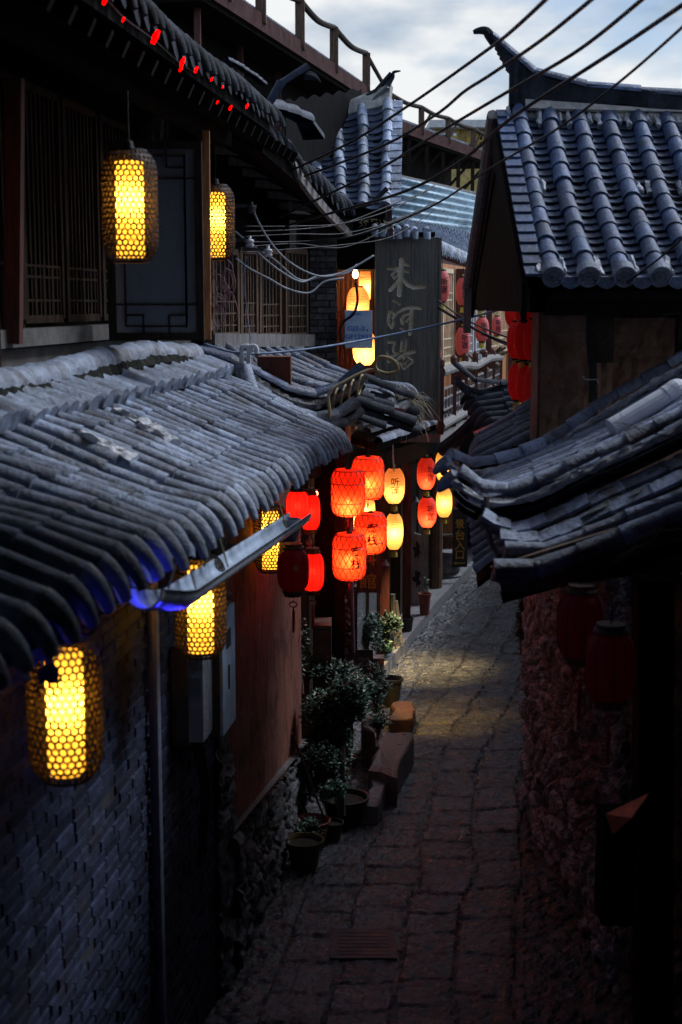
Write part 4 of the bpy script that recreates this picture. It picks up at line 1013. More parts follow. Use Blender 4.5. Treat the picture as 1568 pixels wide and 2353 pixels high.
# electrical box with lettering
bx = T('electrical_box', 'pale blue steel electrical box lettered GJ2-2 GF12937 in front of the lit recess', 'electrical box', P(823,800,16.9))
a, b = P(792,713,16.9), P(856,800,16.9); mb = MB(); mb.box(a.x, b.x, 16.9, 17.1, b.z, a.z); mb.build('body', M['box'], bx)
mb = MB(); mb.box(a.x+.008, b.x-.008, 16.88, 16.899, b.z+.008, a.z-.008); dr = mb.build('door', M['box'], bx)
mb = MB(); mb.lathe([(.001,0),(.010,0),(.010,.008),(.001,.008)], 10, (0,0,0)); mb.v = [V((b.x-.06+v.x, 16.872-v.z, (a.z+b.z)/2-.01+v.y)) for v in mb.v]; mb.build('lock', M['boxD'], dr)
text_flat('GJ2-2', .072, P(819,755,16.876), mat_=M['blueink'], parent=dr, sx=1.25)
text_flat('GF12937', .072, P(824,774,16.876), mat_=M['blueink'], parent=dr, sx=1.18)
text_flat('国家电网', .034, P(818,722,16.876), mat_=M['blueink'], parent=dr)
mb = MB(); mb.tube(spline([P(818,650,16.6), P(822,690,16.6), P(812,722,16.6), P(790,740,16.7), P(783,765,16.7), P(792,800,16.7)], 6), .016, 8); o = mb.build('power_cable', M['cable']); tag(o, 'thick black cable curling down over the pale blue electrical box', 'cable')
# bare bulb
bb = T('bare_bulb', 'bare glowing light bulb above the orange lantern in the lit recess', 'light bulb', P(817,630,17.3))
mb = MB(); mb.lathe([(.001,-.05),(.025,-.04),(.035,-.01),(.03,.02),(.015,.05),(.012,.06)], 14, P(817,630,17.3)); mb.build('glass_bulb', M['hot'], bb, smooth=True)
mb = MB(); c = P(817,630,17.3); mb.lathe([(.016,.06),(.018,.09),(.004,.11),(.004,.3)], 10, c); mb.build('socket', M['woodK'], bb)
l = bpy.data.lights.new('bulb', 'POINT'); l.energy = 13; l.color = (1,.50,.16); l.shadow_soft_size = .04
o = bpy.data.objects.new('bulb_light', l); COL.objects.link(o); o.parent = bb; o.location = V((0,.35,-.1))

# ================================================================== BALCONY HOUSE beyond the sign
H3 = T('balcony_house', 'timber house behind the sign with cream lattice windows and a grey log balcony', 'house', (2, 20, 0))
def HB(s, z, o=0.): return V((.85 + .245*s + o, 17.5 + s, z))       # wall line
WL = 13.5
wall_obj('timber_wall', HB(0,0,-.05).xy, HB(WL,0,-.05).xy, 3.3, 5.55, M['woodO'], H3)
def lat3(s0, s1, z0, z1, mat_, n=6):
    a, b = HB(s0, z0), HB(s1, z0); up = V((0,0,1)); t_ = (b-a).normalized(); f = MB(); h = z1-z0
    f.beam(a, b, .04, .06); f.beam(a+up*h, b+up*h, .04, .06); f.beam(a, a+up*h, .06, .04, up=t_.cross(up)); f.beam(b, b+up*h, .06, .04, up=t_.cross(up))
    fr = f.build('window', mat_, H3); l = MB()
    for i in range(1, n): p = a.lerp(b, i/n); l.beam(p, p+up*h, .016, .022, up=t_)
    for z in (.12, .24, .36, .9, 1.0): l.beam(a+up*z, b+up*z, .014, .02)
    l.build('lattice', mat_, fr)
for s0, s1, m_ in ((.2,.9,'cream'), (1.2,1.9,'cream'), (2.2,3.0,'cream'), (4.0,4.9,'creamb'), (5.2,6.2,'creamb'), (6.6,7.8,'cream'), (8.0,9.4,'cream'), (9.8,11.2,'cream')):
    lat3(s0, s1, 4.15, 5.45, M[m_], 7)
for s in (1.05, 3.5, 6.4, 9.6):
    mb = MB(); p = HB(s, 3.4, .03); mb.beam(p, p+V((0,0,2.1)), .12, .12, up=(0,1,0)); mb.build('column', M['woodR'], H3)
# balcony: floor, posts, log rail, balusters
RA, RB = P(1014,856,17.3), P(1150,822,24.0); up = V((0,0,1)); zf = 3.42
fl = MB(); fl.slab(V((RA.x,RA.y,zf)), V((RB.x,RB.y,zf)), V((RB.x-1.0,RB.y+.2,zf)), V((RA.x-1.,RA.y+.2,zf)), .1); fl.build('balcony_floor', M['woodG'], H3)
mb = MB(); RM = RA.lerp(RB, .5)
mb.tube(spline([RA, RA.lerp(RB,.3)+V((0,0,.02)), RA.lerp(RB,.5)+V((0,0,-.03)), RA.lerp(RB,.75)+V((0,0,.03)), RB], 5), [.06]*21, 9)
mb.tube([V((RA.x,RA.y,zf+.1)), V((RB.x,RB.y,zf+.1))], .06, 9); rl = mb.build('handrail', M['woodG'], H3)
for i in range(7):
    p = RA.lerp(RB, i/6.); mb = MB(); mb.beam(V((p.x,p.y,zf)), V((p.x,p.y,p.z+.06)), .07, .07, up=(0,1,0)); mb.lathe([(.03,0),(.045,.03),(.045,.09),(.02,.12),(.001,.125)], 10, V((p.x,p.y,p.z+.06))); mb.build('baluster_post', M['woodR'], H3)
mb = MB()
for i in range(6):
    a, b = RA.lerp(RB, (i+.14)/6), RA.lerp(RB, (i+.86)/6); a.z = zf+.16; b.z = zf+.16; h = .38
    for z in (0, .12, .26, h): mb.beam(a+up*z, b+up*z, .025, .022)
    for f in (0, .33, .66, 1): p = a.lerp(b, f); mb.beam(p, p+up*h, .025, .022, up=(0,1,0))
mb.build('railing', M['woodG'], H3)
g = random.Random(9); mb = MB()            # driftwood roots on the rail
for (u, v, Y) in ((1075,850,21), (1100,845,22), (1125,835,23.2), (1140,822,23.8)):
    c = P(u, v, Y)
    mb = MB()
    for k_ in range(4): mb.tube([c + V((g.uniform(-.15,.15), 0, g.uniform(-.06,.02))), c + V((g.uniform(-.05,.05), g.uniform(-.1,.1), .05)), c+V((g.uniform(-.2,.25), g.uniform(-.2,.2), g.uniform(.05,.22)))], [.06,.05,.02], 7)
    o = mb.build('root_wood', M['woodB']); tag(o, {1075:'gnarled dry root on the balcony handrail, nearest the sign', 1100:'gnarled dry root second along the balcony handrail', 1125:'gnarled dry root third along the balcony handrail', 1140:'gnarled dry root at the far end of the balcony handrail'}[u], 'driftwood', 'roots lying on the balcony handrail')
# roof above the balcony house with red fascia
A0_, A1_ = P(905,506,22.0), P(1135,548,30.0); B0_, B1_ = P(985,553,18.6), P(1112,606,26.0)
mb, _, _, _ = roof(A0_, A1_, B0_, B1_, 34, r=.055, tl=.3, seed=31, sag=.03, eave='finger')
r4 = mb.build('roof', [M['tile'], M['tileP']], H3); deck(A0_, A1_, B0_, B1_, .06, .08).build('soffit', M['woodK'], r4)
mb = MB(); mb.beam(B0_+V((-.06,.1,-.22)), B1_+V((-.06,.1,-.20)), .04, .20); mb.build('fascia', M['woodR'], r4)
# blue corrugated sheet fence on top
FN = T('metal_fence', 'blue corrugated metal sheet fence above the tiled roof', 'fence', P(1000,480,28))
mb = MB(); vs = []; a0, a1 = P(897,402,26.5), P(1112,452,32.0); h0, h1 = 1.02, .95; n = 80; rb = 7
for k_ in range(n+1):
    f = k_/n; z = 1-f; off = .035*math.sin(f*2*math.pi*rb)
    for (a, h) in ((a0, h0), (a1, h1)): vs.append(a + V((off*.6, -off, -h*f)))
mb.add(vs, [(2*i, 2*i+1, 2*i+3, 2*i+2) for i in range(n)]); o = mb.build('sheet', M['corr'], FN, smooth=True); o.modifiers.new('t', 'SOLIDIFY').thickness = .01
mb = MB(); mb.beam(a0+V((-.1,.0,.03)), a1+V((0,0,.03)), .10, .05); mb.build('top_rail', M['woodG'], FN)
mb = MB(); q0, q1 = P(1101,448,30.5), P(1131,455,31.2)
for i in range(9): x = q0.lerp(q1, i/9.); y_ = q0.lerp(q1, (i+.86)/9.); mb.slab(V((x.x,x.y,x.z-1.0)), V((y_.x,y_.y,y_.z-1.0)), y_, x, .02)
mb.build('end_panel', M['corr'], FN)

# ================================================================== white-ridged roof between (small house)
H4 = T('white_ridge_house', 'small house with a white plaster ridge curling up to a thin horn', 'house', P(800,500,18.2))
A0_, A1_ = P(716,282,18.6), P(893,238,18.3); B0_, B1_ = P(752,486,16.9), P(886,478,16.7)
B0_ = P(735,478,16.9)
mb, _, _, _ = roof(A0_, A1_, B0_, B1_, 4, r=.072, tl=.21, seed=41, sag=.04, pan=.13, eave='', pandepth=.5)
r5 = mb.build('roof', [M['tile'], M['tilePB']], H4); deck(A0_, A1_, B0_, B1_, .06, .06).build('roof_boards', M['woodK'], r5)
mb = MB(); mb.slab(A0_, A1_, P(899,190,18.4), P(716,266,18.7), .08); mb.build('ridge_plaster', M['plasterW'], r5)
rp = spline([P(640,290,18.9), P(716,262,18.7), P(790,245,18.6), P(850,222,18.5), P(885,195,18.4), P(903,172,18.4)], 5)
ridge(rp, r=.05, tl=.3).build('ridge_tiles', M['tileD'], r5)
ridge([p-V((0,.04,.10)) for p in rp[3:-3]], r=.045, tl=.3).build('ridge_course', M['tileC'], r5)
mb = MB(); mb.tube(spline([P(890,196,18.4), P(902,178,18.4), P(905,166,18.4), P(921,163,18.4)], 4), [.045,.04,.035,.03,.028,.026,.024,.022,.020,.018,.015,.012,.008], 7); mb.build('horn', M['tileD'], r5)
mb = MB()       # verge tiles along the right edge
g = random.Random(8)
for k_ in range(14):
    f = k_/14; p = A1_.lerp(B1_, f)+V((.10,.0,.02)); q = A1_.lerp(B1_, f+.08)+V((.10,0,.035)); t_ = (q-p).normalized()
    mb.slab(p+V((-.08,0,0)), q+V((-.08,0,.0)), q+V((.08,0,.005)), p+V((.08,0,.005)), -.02)
mb.build('verge_tiles', M['tile'], r5)
wall_obj('wall', (A0_.x-.1, 17.2), (B1_.x+.0, 17.3), 5.4, P(800,470,17.2).z-.15, M['woodK'], H4, th=.8)
mb = MB(); mb.beam(P(893,432,16.9), P(899,548,16.9), .05, .05, up=(0,1,0)); mb.build('strut', M['woodR'], H4)
hk = spline([P(812,482,16.6), P(840,478,16.55), P(868,462,16.5), P(884,442,16.5), P(893,436,16.5)], 4); ridge(hk, r=.05, tl=.25).build('corner_horn', M['tileD'], r5)

# ================================================================== tall terrace building (upper left, with roof rail)
H5 = T('terrace_building', 'tall dark building with a railed roof terrace and a red fascia against the sky', 'building', (-.5, 28, 0))
FA = [P(470,-32,20.0), P(840,214,30.0), P(893,282,34.3), P(1146,372,43.5)]
mb = MB()
for i in range(3): mb.beam(FA[i], FA[i+1], .10, .26)
mb.build('fascia', M['fasc'], H5)
mb = MB()
for i in range(3):
    a, b = FA[i]+V((-.02,.0,-.03)), FA[i+1]+V((-.02,.0,-.03)); mb.slab(a, b, b+V((-5,1,0)), a+V((-5,1,0)), .16)
mb.build('terrace_floor', M['woodK'], H5)
mb = MB()
for i in range(3):
    a, b = FA[i]+V((-.10,.05,.19)), FA[i+1]+V((-.10,.05,.19)); s_ = 0; L_ = (b-a).length; t_ = (b-a).normalized(); side = V((t_.y,-t_.x,0))
    while s_ < L_:
        p = a + t_*s_; cover(mb, p-side*.22+V((0,0,.07)), p+side*.05-V((0,0,.01)), t_, up, .05, .055, n=5); s_ += .13
mb.build('edge_tiles', M['tileC'], H5)
def tu(u):                          # position along the first fascia run of a post seen at u
    k = (u-784)/F; A, B = FA[0], FA[1]; lo, hi = 0., 1.2
    for _ in range(40):
        m_ = (lo+hi)/2; c = A.lerp(B, m_); dd = (c-CAM)
        if dd.x/(dd.y*math.cos(PITCH)-dd.z*math.sin(PITCH)) < k: lo = m_
        else: hi = m_
    return lo
for i, (p, q) in enumerate(((0,1), (2,3))):
    a, b = FA[p], FA[q]; L_ = (b-a).length; n = 7 if i == 0 else 6; hh = .80 if i == 0 else .66
    if i == 0:
        ts = [tu(u) for u in (520, 600, 690, 768, 842)]
    else: ts = [.02, .25, .48, .72, .97]
    mb = MB()
    for f in ts:
        c = a.lerp(b, f); pm = MB(); pm.beam(c+V((0,0,.0)), c+V((0,0,hh)), .16 if i == 0 else .14, .16, up=(0,1,0)); pm.build('rail_post', M['woodB'], H5)
    for k_ in range(len(ts)-1):
        c0, c1 = a.lerp(b, ts[k_])+V((0,0,hh)), a.lerp(b, ts[k_+1])+V((0,0,hh)); m1 = c0.lerp(c1, .5)-V((0,0,.10 if i == 0 else .05))
        pts = spline([c0, m1, c1], 6); mb.tube(pts, .055, 8)
        if i == 1: mb.beam(a.lerp(b, ts[k_])+V((0,0,.1)), a.lerp(b, ts[k_]+.08)+V((0,0,.6)), .05, .05)
    mb.build('handrail', M['woodD'], H5)
m5 = MB(); m5.tube([FA[1]+V((0,0,.8)), FA[2]+V((0,0,.66))], .05, 6); m5.build('handrail', M['woodD'], H5)
wall_obj('wall', (FA[0].x-.9, FA[0].y-.4), (FA[1].x-.9, FA[1].y), 5.0, 9.1, M['woodK'], H5)
wall_obj('wall', (FA[1].x-.9, FA[1].y), (FA[3].x-1.4, FA[3].y), 5.0, 9.2, M['woodK'], H5)
for (u, Y) in ((456,20.5), (553,23.5), (640,26)): mb = MB(); p = P(u, 200, Y); mb.beam(V((p.x,p.y,6)), V((p.x,p.y,9.1)), .09, .09, up=(0,1,0)); mb.build('column', M['woodR'], H5)
mb = MB()
for i in range(7):
    c = FA[2].lerp(FA[3], (i+.3)/7)+V((-.1,0,-.15)); mb.beam(c+V((0,0,-1.9)), c+V((0,0,0)), .10, .10, up=(0,1,0)); mb.beam(c+V((-.8,0,-.9)), c, .08, .08)
mb.beam(FA[2]+V((-.1,0,-1.75)), FA[3]+V((-.1,0,-1.7)), .2, .12); mb.build('brace', M['woodD'], H5)

# ochre building far behind
H6 = T('ochre_building', 'pale yellow building with small gold lattice balconies far beyond the terrace', 'building', P(1070,330,58))
a, b = P(985,275,58), P(1150,640,58); mb = MB(); mb.box(a.x, b.x, 58, 61, 0, a.z-.4); mb.build('wall', M['ybuild'], H6)
mb = MB(); mb.box(a.x, b.x+.2, 57.2, 61.2, a.z-.38, a.z-.1); mb.build('roof', M['white'], H6)
for (u0, u1, v0, v1) in ((1002,1052,285,320), (1075,1095,312,332), (1100,1142,305,345)):
    p, q = P(u0, v0, 57.95), P(u1, v1, 57.95); mb = MB(); mb.box(p.x, q.x, 57.9, 57.99, q.z, p.z); wd = mb.build('window', M['glass'] if u0 < 1060 else M['woodD'], H6)
    mb = MB()
    for i in range(5): x = p.x+(q.x-p.x)*i/4; mb.box(x-.04, x+.04, 57.8, 57.88, q.z, p.z)
    mb.box(p.x, q.x, 57.78, 57.795, q.z, q.z+.1); mb.box(p.x, q.x, 57.78, 57.795, (p.z+q.z)/2-.04, (p.z+q.z)/2+.04); mb.build('lattice', M['goldink'], wd)

# ================================================================== RIGHT HOUSE (big upturned roof)
H7 = T('corner_house', 'old house with a big blue-tiled roof sweeping up to a horn at the upper right', 'house', (2.6, 12, 0))
A0_, A1_ = P(1190,238,11.7), P(1190,238,11.7)+V((3.1,.12,0)); B0_ = V((1.42, 9.55, 5.17)); B1_ = V((4.5, 9.65, 5.17))
A0_ = V((1.42, 11.75, 6.52)); A1_ = V((4.5, 11.85, 6.46))
B0_.x = 1.40; 
mb, caps, _, FB = roof(A0_, A1_, B0_, B1_, 14, r=.068, tl=.235, seed=51, sag=.06, pan=.105, eave='cap', pandepth=.55, jit=.006)
CAPS = caps; RB_MESH = mb
A2, A3 = V((1.42, 13.95, 5.17)), V((4.5, 14.05, 5.17))
mb, _, _, _ = roof(A0_, A1_, A2, A3, 14, r=.068, tl=.3, seed=52, eave=''); REAR = mb
# mortar at foot and head of the rolls
g = random.Random(77)
mb = MB()
for i in range(14):
    for (b0, b1, sd_) in ((.90,.995,-1), (.90,.995,1), (.0,.09,-1), (.0,.07,1), (.44,.50,g.choice((-1,1)))):
        if g.random() < .2: continue
        p, t_, s_, u_ = FB(i/13., b0); q, _, _, _ = FB(i/13., b1)
        o = s_*(sd_*.082)+u_*.02
        st = rough_strip([p+o, q+o], .035, .05, amp=1.1, res=.02); RB_MESH.add(st.v, st.f, 2)
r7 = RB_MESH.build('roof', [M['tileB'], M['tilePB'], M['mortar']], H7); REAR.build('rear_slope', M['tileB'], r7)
deck(A0_, A1_, B0_, B1_, .06, .09).build('soffit', M['woodK'], r7)
mb = MB(); mb.box(1.46, 4.5, 10.36, 10.5, 4.9, 5.48); mb.build('wall_plate', M['woodK'], H7)
mb = MB(); mb.box(1.36, 4.5, 11.70, 11.80, 6.30, 6.575); mb.build('ridge_core', M['plasterW'], r7)
nv, nf = 9*20+8*8, 8*20+8*6
for i in range(14):
    m_ = MB(); m_.add(CAPS.v[i*nv:(i+1)*nv], [tuple(x-i*nv for x in f) for f in CAPS.f[i*nf:(i+1)*nf]]); m_.build('end_disc', M['tileC'], r7)
# ridge with upturned end
rp = spline([V((4.6,11.8,6.62)), P(1568,222,11.75), P(1440,208,11.75), P(1300,197,11.75), P(1240,180,11.75), P(1190,142,11.75), P(1150,104,11.75), P(1128,84,11.75)], 5)
ridge(list(reversed(rp)), r=.062, tl=.42, mb=None).build('ridge_tiles', M['tileB'], r7)
mb = MB(); 
for k_ in range(len(rp)-1):
    a, b = rp[k_]+V((0,0,.02)), rp[k_+1]+V((0,0,.02)); f = k_/len(rp); h = max(.07, a.z-6.5) if a.x > P(1176,200,11.75).x else max(.05, .22-(k_-24)*.02)
    mb.hexa([a+V((0,-.05,-h)), b+V((0,-.05,-h)), b+V((0,.05,-h)), a+V((0,.05,-h)), a+V((0,-.05,0)), b+V((0,-.05,0)), b+V((0,.05,0)), a+V((0,.05,0))])
mb.build('ridge_wall', M['tileD'], r7)
mb = MB(); mb.slab(A0_+V((.05,-.10,.02)), A1_+V((0,-.10,.02)), A1_+V((0,-.04,.11)), A0_+V((.05,-.04,.11)), .03); mb.build('ridge_plaster', M['plasterW'], r7)
mb = MB(); mb.tube(spline([P(1140,98,11.75), P(1126,82,11.75), P(1118,72,11.75), P(1105,70,11.75), P(1088,74,11.75)], 3), [.05,.048,.045,.042,.04,.038,.036,.034,.032,.03,.026,.022,.015], 8); mb.build('horn', M['tileD'], r7)
# verge: short tiles and bargeboards
mb = MB()
for k_ in range(18):
    f = k_/18; p = A0_.lerp(B0_, f); q = A0_.lerp(B0_, f+1/15); 
    mb.slab(p+V((-.18,0,.0)), q+V((-.18,0,.022)), q+V((-.06,0,.022)), p+V((-.06,0,.0)), -.02)
mb.build('verge_tiles', M['tileB'], r7)
mb = MB()
for a, b in ((A0_, B0_), (A0_, A2)): mb.slab(a+V((-.165,0,-.04)), b+V((-.165,0,-.04)), b+V((-.165,0,-.30)), a+V((-.165,0,-.36)), .035)
mb.build('bargeboard', M['woodK'], r7)
mb = MB(); a, b = V((1.22,13.9,5.14)), A0_+V((-.20,0,-.02)); mb.tube([b, a.lerp(b,.5)+V((0,0,-.03)), a], .05, 8); mb.beam(a+V((0,-.05,.02)), a+V((0,0,-.42)), .07, .07, up=(0,1,0)); mb.build('barge_pole', M['woodG'], r7)
yz = [(9.66,4.94),(13.9,4.94),(13.9,5.09),(11.75,6.42),(9.66,5.10)]; mb = MB(); k = 5
mb.add([V((1.27,y,z)) for y, z in yz]+[V((1.36,y,z)) for y, z in yz], [tuple(range(k)), tuple(range(2*k-1,k-1,-1))]+[(i,(i+1)%k,k+(i+1)%k,k+i) for i in range(k)]); mb.build('gable', M['woodK'], H7)
mb = MB(); mb.box(1.37, 4.5, 9.62, 9.76, 4.92, 5.05); mb.build('eave_beam', M['woodK'], H7)
for x in (1.75, 2.3, 2.9): mb = MB(); mb.box(x, x+.11, 9.75, 9.87, 4.6, 4.93); mb.build('bracket', M['woodD'], H7)
# plain mud-brick walls
mb = MB(); 
def mudwall():
    x0, x1, z0, z1, Y = P(1241,900,10.3).x, 4.6, 3.0, 4.98, 10.3; res = .045; nx, nz = int((x1-x0)/res), int((z1-z0)/res); vs = []
    for i in range(nx+1):
        for j in range(nz+1):
            x, z = x0+(x1-x0)*i/nx, z0+(z1-z0)*j/nz
            col = .0
            s = x-x0; 
            if .42 < s < .50: col = .06                                  # slit between pillar and wall
            if s > .50: col = .10
            jo = .02*(1 if (z % .42) < .03 and s > .5 else 0)
            vs.append((x, Y+col+jo + .035*noise.noise(V((x*5,z*4,0))) + .02*noise.noise(V((x*14,z*12,2))), z))
    fs = [(i*(nz+1)+j, (i+1)*(nz+1)+j, (i+1)*(nz+1)+j+1, i*(nz+1)+j+1) for i in range(nx) for j in range(nz)]
    m = MB(); m.add(vs, fs); m.box(x0, x1, Y+.13, Y+.5, z0, z1)
    # left flank
    m.hexa([(x0,Y+.02,z0),(x0+.3,Y+.1,z0),(2.3,13.6,z0),(1.98,13.6,z0),(x0,Y+.02,z1),(x0+.3,Y+.1,z1),(2.3,13.6,z1),(1.98,13.6,z1)])
    m.build('mud_wall', M['mud'], H7)
mudwall()
mb = MB()
for i in range(5): mb.tube(spline([P(1352+i*4,690,10.1), P(1350+i*4,780,10.08), P(1358+i*3,870,10.1), P(1352+i*5,990,10.1)], 4), .011, 6)
o = mb.build('cable_bundle', M['cable']); tag(o, 'bundle of black cables tied against the reddish mud wall', 'cables')
mb = MB(); mb.tube([P(1340,864,10.0), P(1345,872,9.98), P(1372,872,9.98), P(1376,880,9.98)], .004, 5); o = mb.build('cable_tie', M['white']); tag(o, 'white tie wire round the black cable bundle on the mud wall', 'wire')

# ================================================================== RIGHT GATE PORCH (two verge ridges) and the roof beyond it
H8 = T('gate_porch', 'tiled gate porch on the right with two long curling verge ridges over the alley', 'porch', (1.6, 8.8, 0))
C1 = spline([P(1028,1062,9.4), P(1060,1080,9.45), P(1120,1080,9.5), P(1230,1045,9.55), P(1310,1000,9.6), P(1420,925,9.6), P(1568,838,9.6), P(1720,755,9.6)], 5)
C2 = spline([P(1042,1098,8.0), P(1075,1128,8.0), P(1130,1148,8.0), P(1200,1142,8.0), P(1270,1115,8.0), P(1340,1078,8.0), P(1450,1030,8.0), P(1568,972,8.0), P(1720,890,8.0)], 5)
A0_, A1_ = P(1720,775,9.55), P(1720,910,8.05); B0_, B1_ = P(1118,1100,9.5), P(1130,1165,8.05)
mb, _, SC, FC = roof(A0_, A1_, B0_, B1_, 13, r=.040, tl=.30, seed=61, sag=.06, eave='finger', jit=.012)
r8 = mb.build('roof', [M['tileE'], M['tileP']], H8); deck(A0_, A1_, B0_, B1_, .05, .07).build('roof_boards', M['woodK'], r8)
for pts, nm in ((C1, 'verge_tiles'), (C2, 'verge_tiles')):
    ridge(list(reversed(pts)), r=.066, tl=.19, lift=.03, g=random.Random(3)).build(nm, M['tileE'], r8)
    rough_strip([p+V((0,-.074,-.004)) for p in pts], .040, .045, amp=1.1, res=.016).build('verge_mortar', M['mortar'], r8)
    mb = MB()
    for dz, dy in ((.075, -.01), (.125, -.035)):
        q = [p+V((0,-dy,-dz)) for p in pts]; q2 = q[2:] if dz > .1 else q
        for i in range(len(q2)-1): mb.beam(q2[i], q2[i+1], .17-dz*.3, .028)
    mb.build('verge_bed', M['tileD'], r8)
    t0 = pts[0]; mb = MB(); mb.tube([pts[1]-V((0,0,.0)), t0+V((-.0,0,.0)), t0+V((-.05,0,-.03)), t0+V((-.09,-.01,-.075))], [.06,.055,.04,.015], 7); mb.build('horn', M['tileE'], r8)
# stacked tile courses on the near verge, stepping down to the bargeboard
g = random.Random(14)
courses = [([(1110,1180),(1160,1212),(1230,1205),(1300,1175),(1400,1130),(1568,1062),(1720,990)], 7.85, .034),
           ([(1150,1232),(1220,1240),(1300,1215),(1400,1170),(1568,1098),(1720,1030)], 7.72, .036),
           ([(1160,1262),(1225,1272),(1300,1250),(1400,1208),(1568,1140),(1720,1070)], 7.6, .048),
           ([(1135,1310),(1200,1318),(1300,1285),(1400,1245),(1568,1175),(1720,1110)], 7.45, .062)]
for pts, Y, rr in courses:
    q = spline([P(u, v, Y) for u, v in pts], 5)
    if rr < .04:
        mb = MB(); i = 0
        while i < len(q)-3:
            a, b = q[i], q[i+3]; dz = V((0, g.uniform(-.015,.015), g.uniform(-.008,.008))); up_ = V((0,-.45,.9)).normalized(); mb.beam(a+dz, b+dz+(b-a)*.02+V((0,0,.008)), .085, .026, up=up_); i += 3
        mb.build('verge_course', M['tileE'], r8)
    else: ridge(list(reversed(q)), r=rr, tl=.24, g=g, up=V((0,-.75,.66)).normalized()).build('verge_course', M['tileE'], r8)
    rough_strip([p+V((0,.05,-.02)) for p in q], .12, .10, amp=.5).build('course_mortar', M['mortarD'], r8)
a = [P(1128,1305,7.5), P(1720,1120,7.5), P(1720,1180,7.5), P(1400,1300,7.5), P(1280,1350,7.5), P(1160,1364,7.5)]
mb = MB(); k = len(a); q = [p+V((0,.05,0)) for p in a]; mb.add(a+q, [tuple(range(k)), tuple(range(2*k-1, k-1, -1))] + [(i, (i+1) % k, k+(i+1) % k, k+i) for i in range(k)]); mb.build('bargeboard', M['woodB'], H8)
mb = MB(); mb.slab(P(1150,1362,7.52), P(1720,1200,7.52), P(1720,1120,9.6), P(1160,1290,9.6), .06); mb.build('soffit', M['woodK'], H8)
mb = MB()
mb.tube(spline([P(1118,1140,7.9), P(1120,1200,7.9), P(1128,1245,7.9), P(1148,1275,7.9)], 4), [.018]*12+[.006], 6); mb.build('drip_strip', M['woodG'], r8)
# near-side post and walls of the porch (dark, below)
wall_obj('side_wall', (2.02, 2.0), (1.88, 2.02), 0, 3.6, M['brickD'], H8, th=.2) if False else None
mb = MB(); mb.box(1.55, 1.72, 8.0, 8.2, 0, 3.55) ; 
mb = MB(); mb.beam(P(1500,1330,8.0), P(1500,2400,8.0), .2, .2, up=(0,1,0)); mb.build('gate_post', M['woodK'], H8)
mb = MB(); mb.beam(P(1150,1330,8.6), P(1720,1250,8.6), .14, .16); mb.build('porch_beam', M['woodK'], H8)
# boundary walls on the right
RW = T('rubble_wall', 'rough rubble stone wall along the right side of the alley', 'wall', (1.9, 12, 0))
rubble('stonework', (G(1206,1850).x, 13.75), (2.05, 9.7), lambda s: 0, lambda s: 3.7, M['stoneR'], RW, amp=.07, sc_=6.0, seed=17, res=.022, th=.4)
rubble('stonework', (2.05, 9.7), (2.3, 2.0), lambda s: 0, lambda s: 3.4, M['stone'], RW, amp=.07, sc_=5, seed=22, res=.05, th=.4)
RW2 = T('far_wall', 'dark brick wall at the far bend on the right beyond the rubble wall', 'wall', (3.2, 20, 0))
bricks('brickwork', (4.9, 27.5), (1.86, 13.8), 0, 3.0, M['brickE'], RW2)
# brick flank right of the view, built tall to shade the near left side
RB = T('brick_flank', 'dark brick side wall near the camera, out of view and built tall for shade', 'wall', (2.6, 4, 0))
bricks('brickwork', (2.36, 8.0), (2.32, 1.0), 0, 7.6, M['brickE'], RB)

# porch roof beyond (same kind, smaller) 
H9 = T('lean_to_roof', 'small grey tiled lean-to roof beside the mud pillar behind the porch', 'roof', P(1170,1000,11.5))
A0_, A1_ = P(1262,910,12.6), P(1262,985,11.0); B0_, B1_ = P(1112,1002,12.6), P(1104,1062,11.0)
mb, _, _, _ = roof(A0_, A1_, B0_, B1_, 9, r=.055, tl=.28, seed=71, eave='finger', jit=.03, wave=.03); mb.build('tiles', [M['tileC'], M['tileP']], H9)
deck(A0_, A1_, B0_, B1_, .05, .06).build('roof_boards', M['woodK'], H9)
mb = MB(); mb.slab(P(1146,985,12.7), P(1250,925,12.7), P(1250,908,12.9), P(1140,968,12.9), .03); mb.build('loose_board', M['woodG'], H9)
# lower lean-to visible under the horns
H11 = T('low_roof', 'low grey tiled roof glimpsed under the curled verge of the porch', 'roof', P(1110,1260,10.5))
A0_, A1_ = P(1180,1130,11.5), P(1210,1230,10.0); B0_, B1_ = P(1085,1190,11.5), P(1098,1318,10.0)
mb, _, _, _ = roof(A0_, A1_, B0_, B1_, 8, r=.05, tl=.25, seed=73, eave=''); mb.build('tiles', M['tileC'], H11)
deck(A0_, A1_, B0_, B1_, .05, .06).build('roof_boards', M['woodK'], H11)
# small dark roof with upturned tip (middle distance, right)
H10 = T('dark_tiled_roof', 'small dark roof with one upturned tip below the balcony, behind the hanging lanterns', 'roof', P(1140,900,17))
tp = spline([P(1042,838,16.6), P(1058,858,16.6), P(1085,876,16.6), P(1125,884,16.7), P(1175,882,16.8), P(1260,875,17.0)], 5)
ridge(list(reversed(tp)), r=.062, tl=.3).build('ridge_tiles', M['tileD'], H10); mb = MB()
for dz in (.10, .16):
    for i in range(2, len(tp)-1): mb.beam(tp[i]-V((0,-.02,dz)), tp[i+1]-V((0,-.02,dz)), .12, .045)
mb.build('ridge_bed', M['tileD'], H10)
A0_, A1_ = P(1205,893,16.9), P(1300,893,17.2); 
A0_, A1_ = P(1290,870,16.8), P(1290,990,15.6); B0_, B1_ = P(1082,912,16.8), P(1150,1000,15.6)
mb, _, _, _ = roof(A0_, A1_, B0_, B1_, 8, r=.06, tl=.35, seed=75, eave='finger', pandepth=.5); mb.build('tiles', M['tileD'], H10)
deck(A0_, A1_, B0_, B1_, .06, .06).build('roof_boards', M['woodK'], H10)
